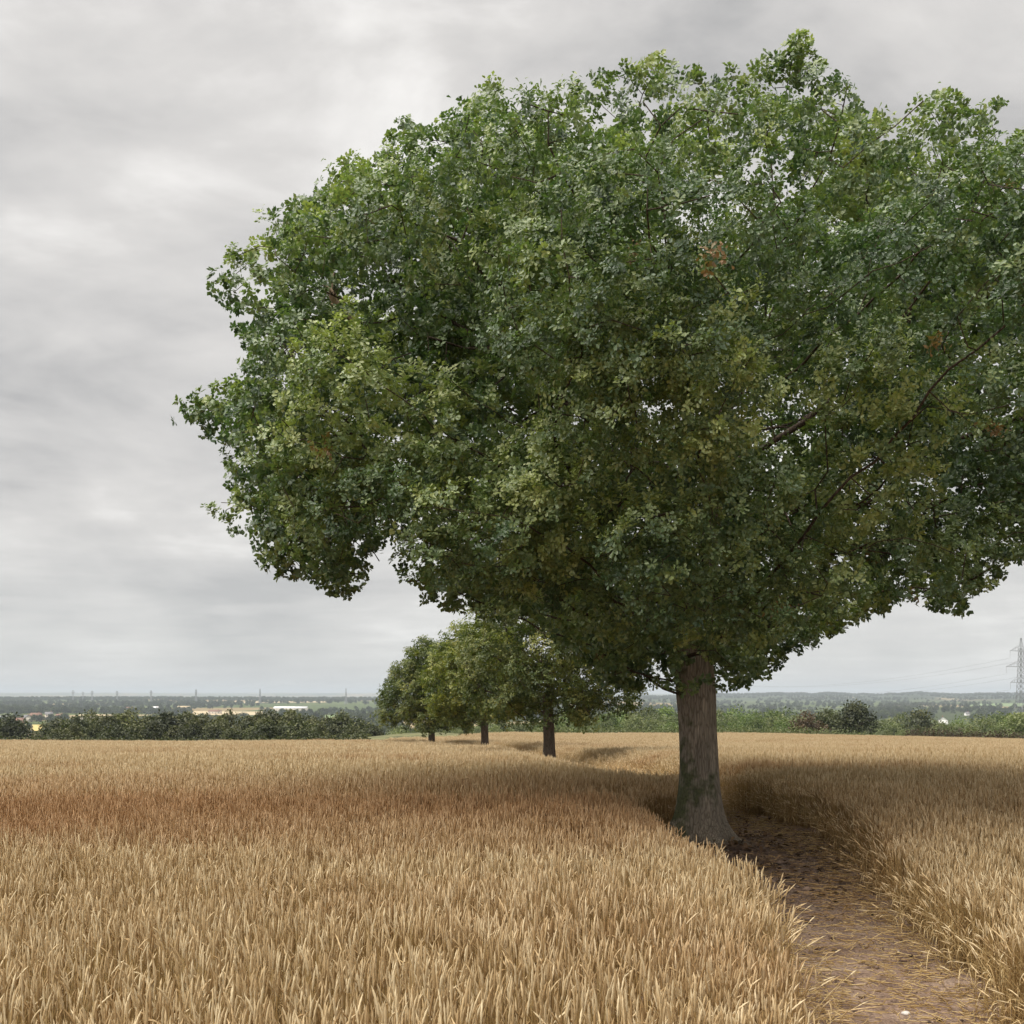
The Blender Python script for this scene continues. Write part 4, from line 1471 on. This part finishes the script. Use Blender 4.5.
def far_woods():
    protos = []
    for k in range(4):
        V, Q, T = bg_crown_mesh('w', 10, 9.5, 16, 1.15, M_FARLEAF, 42, seed=90 + k)
        protos.append(mesh_obj('wood_tree_%d' % k, V, Q, M_FARLEAF, link=False, attrs={'tint': T}))
    P, S = [], []

    def cand(n, u0, u1, r0, r1, power=1.0):
        u = rng.uniform(u0, u1, n)
        d = r0 * (r1 / r0) ** (rng.random(n) ** power)
        return px(u, d), d
    # valley floor: woods and tree lines by noise
    x, y = cand(9000, -120, 1150, 300, 3200)
    nz = fbm(x / 230 + 7, y / 330 + 3, 71, 4)
    right = (x / y * F + CX) > 560
    m = nz > np.where(right, -0.22, -0.14)
    line = np.abs(((y + 0.25 * x) % 310) - 155) < 8
    m |= line & (nz > -0.35)
    # keep the open strips and the buildings' forecourts clear
    uu = x / y * F + CX
    m &= ~((uu > 186) & (uu < 264) & (y > 1150) & (y < 1800))
    m &= ~((uu > 268) & (uu < 318) & (y > 1450) & (y < 2100))
    m &= ~((uu > -10) & (uu < 48) & (y > 300) & (y < 1010))
    m &= ~((uu > 78) & (uu < 118) & (y > 900) & (y < 1300))
    m &= ~((uu > 322) & (uu < 350) & (y > 900) & (y < 1420))
    m &= ~((uu > 932) & (uu < 972) & (y > 600) & (y < 1500))
    P.append((x[m], y[m], rng.uniform(0.7, 1.15, m.sum())))
    # dark belts near the left skyline
    for r0, r1, n, u0, u1 in ((3050, 3500, 1500, -150, 420), (2250, 2420, 420, -150, 240), (1500, 1600, 240, -120, 190), (760, 850, 70, -60, 190),
                              (4500, 5400, 2200, 560, 1180), (3500, 4500, 1500, 560, 1180)):
        x, y = cand(n, u0, u1, r0, r1)
        m = fbm(x / 260, y / 420, int(r0), 3) > (-0.55 if r0 > 4000 or r0 == 3050 else -0.2)
        P.append((x[m], y[m], rng.uniform(0.8, 1.25, m.sum())))
    x = np.concatenate([p[0] for p in P])
    y = np.concatenate([p[1] for p in P])
    s = np.concatenate([p[2] for p in P])
    z = ground_z(x, y) - 0.8
    n = len(x)
    rot = np.stack([np.zeros(n), np.zeros(n), rng.random(n) * 6.28], 1)
    o = instancer('woodland', np.stack([x, y, z], 1), rot, np.stack([s * 1.1, s * 1.1, s], 1), rng.integers(0, 4, n), protos)
    tag(o, 'far woods and tree lines spread over the valley to the hills', 'woodland', kind='stuff')
    print('woodland', n)


far_woods()

# ------------------------------------------------------------------ pale field strips in the valley
M_STRAWF = simple_mat('far_stubble', (0.50, 0.40, 0.24), 0.95, 0.12, 0.02)
M_YELF = simple_mat('yellow_field', (0.55, 0.43, 0.15), 0.95, 0.12, 0.1)
M_GRNF = simple_mat('far_pasture', (0.17, 0.24, 0.09), 0.95, 0.15, 0.02)


def px_strip(name, label, u0, u1, d0, d1, mat):
    strip(name, label, ([(px(u0, d0), d0), (px(u1, d0), d0)], [(px(u0, d1), d1), (px(u1, d1), d1)]), mat, 'field', 0.35)


px_strip('stubble_field', 'pale stubble field in the valley behind the belt', 188, 264, 1450, 1760, M_STRAWF)
px_strip('stubble_field', 'narrow pale stubble strip below the left skyline', 205, 330, 2650, 2950, M_STRAWF)
px_strip('stubble_field', 'yellow field at the far left beyond the wheat', 4, 42, 860, 1010, M_YELF)
px_strip('pasture', 'small green pasture in the valley by the white barn', 325, 346, 1230, 1400, M_GRNF)
px_strip('stubble_field', 'pale strip field at the foot of the right hills', 900, 925, 2300, 2750, M_STRAWF)
px_strip('pasture', 'pale green strip at the foot of the right hills', 970, 1080, 2350, 2800, M_GRNF)

# ------------------------------------------------------------------ buildings
M_BRICK = simple_mat('red_brick', (0.30, 0.15, 0.10), 0.9, 0.2, 2)
M_RENDER = simple_mat('cream_render', (0.62, 0.56, 0.47), 0.9, 0.1, 1)
M_WHITEW = simple_mat('white_wall', (0.78, 0.77, 0.74), 0.85, 0.06, 1)
M_TILE = simple_mat('brown_roof_tiles', (0.22, 0.12, 0.085), 0.9, 0.25, 2)
M_SLATE = simple_mat('grey_slates', (0.17, 0.165, 0.17), 0.8, 0.2, 2)
M_WROOF = simple_mat('white_sheet_roof', (0.82, 0.82, 0.82), 0.6, 0.05, 0.4)
M_GLASS = simple_mat('dark_window_glass', (0.03, 0.035, 0.045), 0.15, 0.1, 1)
M_DOOR = simple_mat('painted_door', (0.10, 0.07, 0.05), 0.6, 0.1, 1)
M_STEEL = simple_mat('galvanised_steel', (0.30, 0.31, 0.32), 0.55, 0.12, 2, 0.3)


def row_depth(u, v, top):
    """the depth at which something TOP metres tall on the ground shows its top on row v"""
    d = np.geomspace(380, 3000, 900)
    row = HY - (ground_z(px(u, d), d) + top - EYE) / d * F
    ok = np.where(row <= v)[0]
    return float(d[ok[0]]) if len(ok) else 1500.0


def house(name, label, cat, u, d, w, dep, h, rh, wall, roof, rz=0.0, chimney=True, nwin=3, group=None, lift=0.0):
    x = px(u, d)
    root = empty(name, (x, d, float(ground_z(x, d)) + lift), rz)
    tag(root, label, cat, group)
    mb = MB()
    mb.box((0, 0, h / 2 - 1), (w, dep, h + 2))
    # gables
    v = np.array([[-w / 2, -dep / 2, h], [-w / 2, dep / 2, h], [-w / 2, 0, h + rh - 0.1], [w / 2, -dep / 2, h], [w / 2, dep / 2, h], [w / 2, 0, h + rh - 0.1]])
    mb.add(v, np.array([[0, 2, 1]]))
    mb.add(v, np.array([[3, 4, 5]]))
    mb.build('wall', wall, root)
    rb = MB()
    o = 0.4
    for sg in (-1, 1):
        y1 = sg * (dep / 2 + o)
        z1 = h - rh * o / (dep / 2)
        v = np.array([[-w / 2 - o, y1, z1], [w / 2 + o, y1, z1], [w / 2 + o, 0, h + rh], [-w / 2 - o, 0, h + rh],
                      [-w / 2 - o, y1, z1 + .22], [w / 2 + o, y1, z1 + .22], [w / 2 + o, 0, h + rh + .22], [-w / 2 - o, 0, h + rh + .22]])
        rb.add(v, np.array([[0, 1, 2, 3], [4, 7, 6, 5], [0, 4, 5, 1], [2, 6, 7, 3], [0, 3, 7, 4], [1, 5, 6, 2]]))
    ro = rb.build('roof', roof, root)
    if chimney:
        MB().box((w * 0.28, 0.3, h + rh + 0.4), (0.9, 0.7, 1.6)).build('chimney', M_BRICK, ro)
    rows = [h * 0.28, h * 0.74] if h > 4 else [h * 0.5]
    for k in range(nwin):
        for zz in rows:
            xx = -w / 2 + w * (k + 0.5) / nwin
            if k == nwin // 2 and zz == rows[0]:
                MB().box((xx, -dep / 2 - 0.03, 1.05), (1.0, 0.1, 2.1)).build('door', M_DOOR, root)
            else:
                MB().box((xx, -dep / 2 - 0.03, zz), (1.2, 0.1, 1.2)).build('window', M_GLASS, root)
    return root


hs = [(3, 716, 8, 'W', 'white walled house at the extreme left edge above dark trees'), (20, 718, 8, 'B', 'brick house with brown roof, leftmost of the village roofs'),
      (27, 715, 8, 'C', 'cream house between two brown roofs in the left village'), (36, 713, 10, 'B', 'wide brick house in the middle of the left village'),
      (49, 712, 7, 'C', 'cream house with slate roof just right of the wide brick house'), (60, 714, 7, 'B', 'brick house at the right end of the left village'),
      (91, 709.5, 3, 'H', 'small white house standing alone behind the long low tan building'), (156, 706.5, 5, 'W', 'white house behind the middle of the left belt'),
      (184, 706, 12, 'F', 'long pale factory roof far behind the belt'), (215, 710, 12, 'R', 'long red roofed building left of the pale stubble'),
      (130, 707, 9, 'B', 'far brown roofed block behind the left belt'), (97, 714.5, 34, 'T', 'long low tan building with pale roof at the left'),
      (291, 706.5, 33, 'N', 'long white roofed barn in the valley above the left belt'), (354, 717, 4.5, 'S', 'small white shed right of the long barn'),
      (44, 734.5, 22, 'L', 'brown roofed long house beside the yellow field at far left'), (943, 717, 9, 'G', 'white gabled house among trees at the right, half hidden'),
      (967, 712, 4, 'H', 'tiny white cottage high in the right-hand trees')]
kinds = {'W': (M_WHITEW, M_WROOF, 5, 2.6, 2), 'B': (M_BRICK, M_TILE, 5, 2.8, 2), 'C': (M_RENDER, M_SLATE, 5, 2.8, 2), 'F': (M_RENDER, M_STRAWF, 6, 2.0, 4),
         'R': (M_RENDER, M_TILE, 4, 2.2, 4), 'T': (M_RENDER, M_STRAWF, 4.5, 2.0, 6), 'N': (M_RENDER, M_WROOF, 6, 3.0, 5), 'S': (M_WHITEW, M_WROOF, 4, 1.5, 2),
         'L': (M_BRICK, M_TILE, 2.6, 2.0, 4), 'G': (M_WHITEW, M_SLATE, 5.5, 3.2, 2), 'H': (M_WHITEW, M_SLATE, 3.4, 2.2, 2)}
for i, (u, v, wp, k, lab) in enumerate(hs):
    wall, roof, h, rh, nw = kinds[k]
    d = row_depth(u, v, h + rh)
    nm = {'F': 'factory', 'T': 'farm_shed', 'N': 'barn', 'S': 'shed'}.get(k, 'house')
    wd = max(4.5, wp / F * d)
    print(lab, round(d), round(wd, 1))
    house(nm, lab, nm.replace('farm_', ''), u, d, wd, min(9 + (k in 'TN') * 7, wd), h, rh, wall, roof, 1.2 if k == 'G' else rng.normal(0, .2) * (k not in 'TNLF'), k not in 'FTNS', nw)


# ------------------------------------------------------------------ pylons
def pylon(H, thick):
    root = empty('pylon', (0, 0, 0))
    mb = MB()
    prof_z = np.array([0, 0.30, 0.55, 0.66, 0.78, 0.90, 1.0]) * H
    prof_w = np.array([0.082, 0.050, 0.024, 0.020, 0.016, 0.013, 0.002]) * H
    for sx in (-1, 1):
        for sy in (-1, 1):
            for a, b, wa, wb in zip(prof_z[:-1], prof_z[1:], prof_w[:-1], prof_w[1:]):
                mb.bar((sx * wa, sy * wa, a), (sx * wb, sy * wb, b), thick)
    zs = np.concatenate([np.linspace(0, .55, 7)[:-1], np.linspace(.55, .92, 10)]) * H
    for a, b in zip(zs[:-1], zs[1:]):
        wa, wb = np.interp([a, b], prof_z, prof_w)
        for f in range(4):
            ca, sa = math.cos(f * PI / 2), math.sin(f * PI / 2)
            rt = lambda x, y, z: (x * ca - y * sa, x * sa + y * ca, z)
            mb.bar(rt(-wa, -wa, a), rt(wb, -wb, b), thick * .6)
            mb.bar(rt(wa, -wa, a), rt(-wb, -wb, b), thick * .6)
            mb.bar(rt(-wb, -wb, b), rt(wb, -wb, b), thick * .6)
    mb.build('lattice_tower', M_STEEL, root)
    for k, (z, L) in enumerate(((0.66, 0.125), (0.78, 0.175), (0.90, 0.13))):
        ab = MB()
        ib = MB()
        w = float(np.interp(z * H, prof_z, prof_w))
        for sg in (-1, 1):
            tip = (sg * L * H, 0, z * H)
            for sy in (-1, 1):
                ab.bar((sg * w, sy * w, z * H), tip, thick * .8)
                ab.bar((sg * w, sy * w, z * H + 0.045 * H), tip, thick * .7)
                for t in (0.33, 0.66):
                    p = np.array((sg * w, sy * w, z * H)) * (1 - t) + np.array(tip) * t
                    p2 = np.array((sg * w, sy * w, z * H + 0.045 * H)) * (1 - t) + np.array(tip) * t
                    ab.bar(p, p2, thick * .5)
            ib.bar(tip, (tip[0], 0, z * H - 0.05 * H), thick * 0.45, 6)
        arm = ab.build('crossarm', M_STEEL, root)
        ib.build('insulator', M_STEEL, arm)
    return root


def put_pylon(o, u, d, top, H, rz, label, group=None):
    x = px(u, d)
    zt = EYE + (HY - top) / F * d
    zg = float(ground_z(x, d))
    s = (zt - zg) / H
    o.location = (x, d, zg)
    o.scale = (s, s, s)
    o.rotation_euler = (0, 0, rz)
    tag(o, label, 'pylon', group)
    return s


py = pylon(50, 0.09)
put_pylon(py, 1021, 420, 638, 50, 0.5, 'large steel lattice pylon at the right edge, nearest of the pylons', 'electricity pylons')
pf = pylon(50, 0.55)
fl = [(73, 690.0, 2900, 'first far pylon of the close cluster at the left'), (83, 691.5, 3100, 'middle pylon of the close far cluster at the left'), (92, 690.5, 2900, 'right pylon of the close far cluster at the left'),
      (117, 690.5, 2800, 'far pylon standing alone just right of the left cluster'), (151, 690.0, 2700, 'far pylon between the cluster and the tallest far pylon'), (196, 689.0, 2500, 'tallest far pylon above the left belt'),
      (260, 688.5, 2500, 'far pylon on the skyline just left of the white barn'), (346, 688.0, 2400, 'far pylon on the skyline right of the white barn')]
for i, (u, v, d, lab) in enumerate(fl):
    o = pf
    if i:
        o = pf.copy()
        COL.objects.link(o)
        for ch in pf.children:
            c = ch.copy()
            COL.objects.link(c)
            c.parent = o
            for g in ch.children:
                gg = g.copy()
                COL.objects.link(gg)
                gg.parent = c
    put_pylon(o, u, d, v, 50, 0.4 + 0.2 * i, lab, 'electricity pylons')
p2 = py.copy()
COL.objects.link(p2)
for ch in py.children:
    c = ch.copy()
    COL.objects.link(c)
    c.parent = p2
    for g in ch.children:
        gg = g.copy()
        COL.objects.link(gg)
        gg.parent = c
put_pylon(p2, 690, 760, 668, 50, 0.5, 'steel pylon behind the trunk of the biggest oak', 'electricity pylons')


def cables():
    mb = MB()
    import mathutils
    for z, L in ((0.66, 0.125), (0.78, 0.175), (0.90, 0.13)):
        for sg in (-1, 1):
            ends = []
            for o in (py, p2):
                lp = Vector((sg * L * 50, 0, z * 50 - 2.75))
                M = mathutils.Matrix.LocRotScale(o.location, o.rotation_euler, o.scale)
                ends.append(np.array(M @ lp))
            t = np.linspace(0, 1, 25)
            p = ends[0][None] * (1 - t[:, None]) + ends[1][None] * t[:, None]
            p[:, 2] -= 9 * 4 * t * (1 - t)
            v, q = tubes(p[None], np.full((1, 25), 0.028), 4)
            mb.add(v, q)
    o = mb.build('power_cables', M_STEEL)
    tag(o, 'thin power cables slung from the large pylon behind the oak', 'power line')


cables()


# ------------------------------------------------------------------ air
def haze():
    m = bpy.data.materials.new('valley_haze')
    m.use_nodes = True
    nt = m.node_tree
    nt.nodes.remove(nt.nodes['Principled BSDF'])
    pv = nt.nodes.new('ShaderNodeVolumePrincipled')
    pv.inputs['Color'].default_value = (0.79, 0.88, 0.97, 1)
    pv.inputs['Density'].default_value = 0.00014
    pv.inputs['Anisotropy'].default_value = 0.0
    nt.links.new(pv.outputs[0], nt.nodes['Material Output'].inputs['Volume'])
    mb = MB()
    mb.box((0, 0, 25), (31000, 31000, 130))
    o = mb.build('haze', m)
    tag(o, 'pale summer haze over the valley', 'haze', kind='stuff')


haze()

# ------------------------------------------------------------------ sky and sun
SUN_EL, SUN_AZ = math.radians(66), math.radians(238)     # azimuth clockwise from +Y (behind, to the left)
w = bpy.data.worlds.new('World')
scene.world = w
w.use_nodes = True
nt = w.node_tree
for n in list(nt.nodes):
    nt.nodes.remove(n)
out = nt.nodes.new('ShaderNodeOutputWorld')
sky = nt.nodes.new('ShaderNodeTexSky')
sky.sky_type = 'NISHITA'
sky.sun_disc = False
sky.sun_elevation = SUN_EL
sky.sun_rotation = SUN_AZ
bg1 = nt.nodes.new('ShaderNodeBackground')
bg1.inputs['Strength'].default_value = 0.05
nt.links.new(sky.outputs[0], bg1.inputs['Color'])
tc = nt.nodes.new('ShaderNodeTexCoord')
sp = nt.nodes.new('ShaderNodeSeparateXYZ')
nt.links.new(tc.outputs['Generated'], sp.inputs[0])
zc = math_n(nt, 'ADD', math_n(nt, 'MAXIMUM', sp.outputs['Z'], 0.0), 0.09)
cu = math_n(nt, 'DIVIDE', sp.outputs['X'], zc)
cv = math_n(nt, 'DIVIDE', sp.outputs['Y'], zc)
cb = nt.nodes.new('ShaderNodeCombineXYZ')
nt.links.new(cu, cb.inputs[0])
nt.links.new(cv, cb.inputs[1])


def cloud_noise(scale, detail, rough, dist, off, sx=1.0):
    mp = nt.nodes.new('ShaderNodeMapping')
    mp.inputs['Location'].default_value = off
    mp.inputs['Scale'].default_value = (sx, 1, 1)
    nt.links.new(cb.outputs[0], mp.inputs['Vector'])
    n = nt.nodes.new('ShaderNodeTexNoise')
    n.inputs['Scale'].default_value = scale
    n.inputs['Detail'].default_value = detail
    n.inputs['Roughness'].default_value = rough
    n.inputs['Distortion'].default_value = dist
    nt.links.new(mp.outputs[0], n.inputs['Vector'])
    return n.outputs['Fac']


a = cloud_noise(0.95, 8, 0.55, 0.8, (3.1, 1.7, 0))
b = cloud_noise(2.6, 8, 0.58, 0.5, (7.3, 4.2, 0), 0.7)
n3 = nt.nodes.new('ShaderNodeTexNoise')
n3.inputs['Scale'].default_value = 3.4
n3.inputs['Detail'].default_value = 9
n3.inputs['Roughness'].default_value = 0.55
n3.inputs['Distortion'].default_value = 0.35
mp3 = nt.nodes.new('ShaderNodeMapping')
mp3.inputs['Location'].default_value = (2.7, 0.6, 1.9)
mp3.inputs['Scale'].default_value = (1.0, 1.0, 2.4)
nt.links.new(tc.outputs['Generated'], mp3.inputs['Vector'])
nt.links.new(mp3.outputs[0], n3.inputs['Vector'])
mixn = math_n(nt, 'ADD', math_n(nt, 'ADD', math_n(nt, 'MULTIPLY', a, 0.22), math_n(nt, 'MULTIPLY', b, 0.16)), math_n(nt, 'MULTIPLY', n3.outputs['Fac'], 0.62))
cl = ramp(nt, [(0.37, (0.42, 0.414, 0.406)), (0.45, (0.54, 0.527, 0.51)), (0.52, (0.63, 0.612, 0.588)), (0.62, (0.84, 0.82, 0.79))], mixn)
# the overcast thins to a paler, bluer grey low down
lowf = ramp(nt, [(0.0, (1, 1, 1)), (0.16, (0, 0, 0))], sp.outputs['Z'])
lowc = mixc(nt, math_n(nt, 'MULTIPLY', lowf.outputs[0], 0.6), cl.outputs[0], (0.56, 0.57, 0.575))
bg2 = nt.nodes.new('ShaderNodeBackground')
nt.links.new(lowc, bg2.inputs['Color'])
bg2.inputs['Strength'].default_value = 0.285
mx = nt.nodes.new('ShaderNodeMixShader')
mx.inputs[0].default_value = 0.965
nt.links.new(bg1.outputs[0], mx.inputs[1])
nt.links.new(bg2.outputs[0], mx.inputs[2])
nt.links.new(mx.outputs[0], out.inputs[0])

sl = bpy.data.lights.new('sun', 'SUN')
sl.energy = 1.3
sl.angle = math.radians(70)
sl.color = (1.0, 0.95, 0.87)
so = bpy.data.objects.new('sun', sl)
COL.objects.link(so)
dirv = Vector((math.sin(SUN_AZ) * math.cos(SUN_EL), math.cos(SUN_AZ) * math.cos(SUN_EL), math.sin(SUN_EL)))
so.rotation_euler = (-dirv).to_track_quat('-Z', 'Y').to_euler()

# ------------------------------------------------------------------ camera
cam = bpy.data.cameras.new('camera')
cam.sensor_width = 36
cam.sensor_fit = 'HORIZONTAL'
cam.lens = 36 * F / 1024
cam.shift_y = (HY - 512) / 1024
cam.clip_start = 0.05
cam.clip_end = 80000
co = bpy.data.objects.new('camera', cam)
COL.objects.link(co)
co.location = (0, 0, EYE)
co.rotation_euler = (PI / 2, 0, 0)
scene.camera = co

scene.view_settings.view_transform = 'Standard'
scene.view_settings.look = 'None'
scene.view_settings.exposure = 2.05
scene.view_settings.gamma = 1
scene.render.engine = 'CYCLES'
cy = scene.cycles
cy.max_bounces = 6
cy.diffuse_bounces = 4
cy.glossy_bounces = 2
cy.transmission_bounces = 3
cy.transparent_max_bounces = 8
cy.volume_bounces = 0
cy.use_denoising = True
cy.caustics_reflective = False
cy.caustics_refractive = False
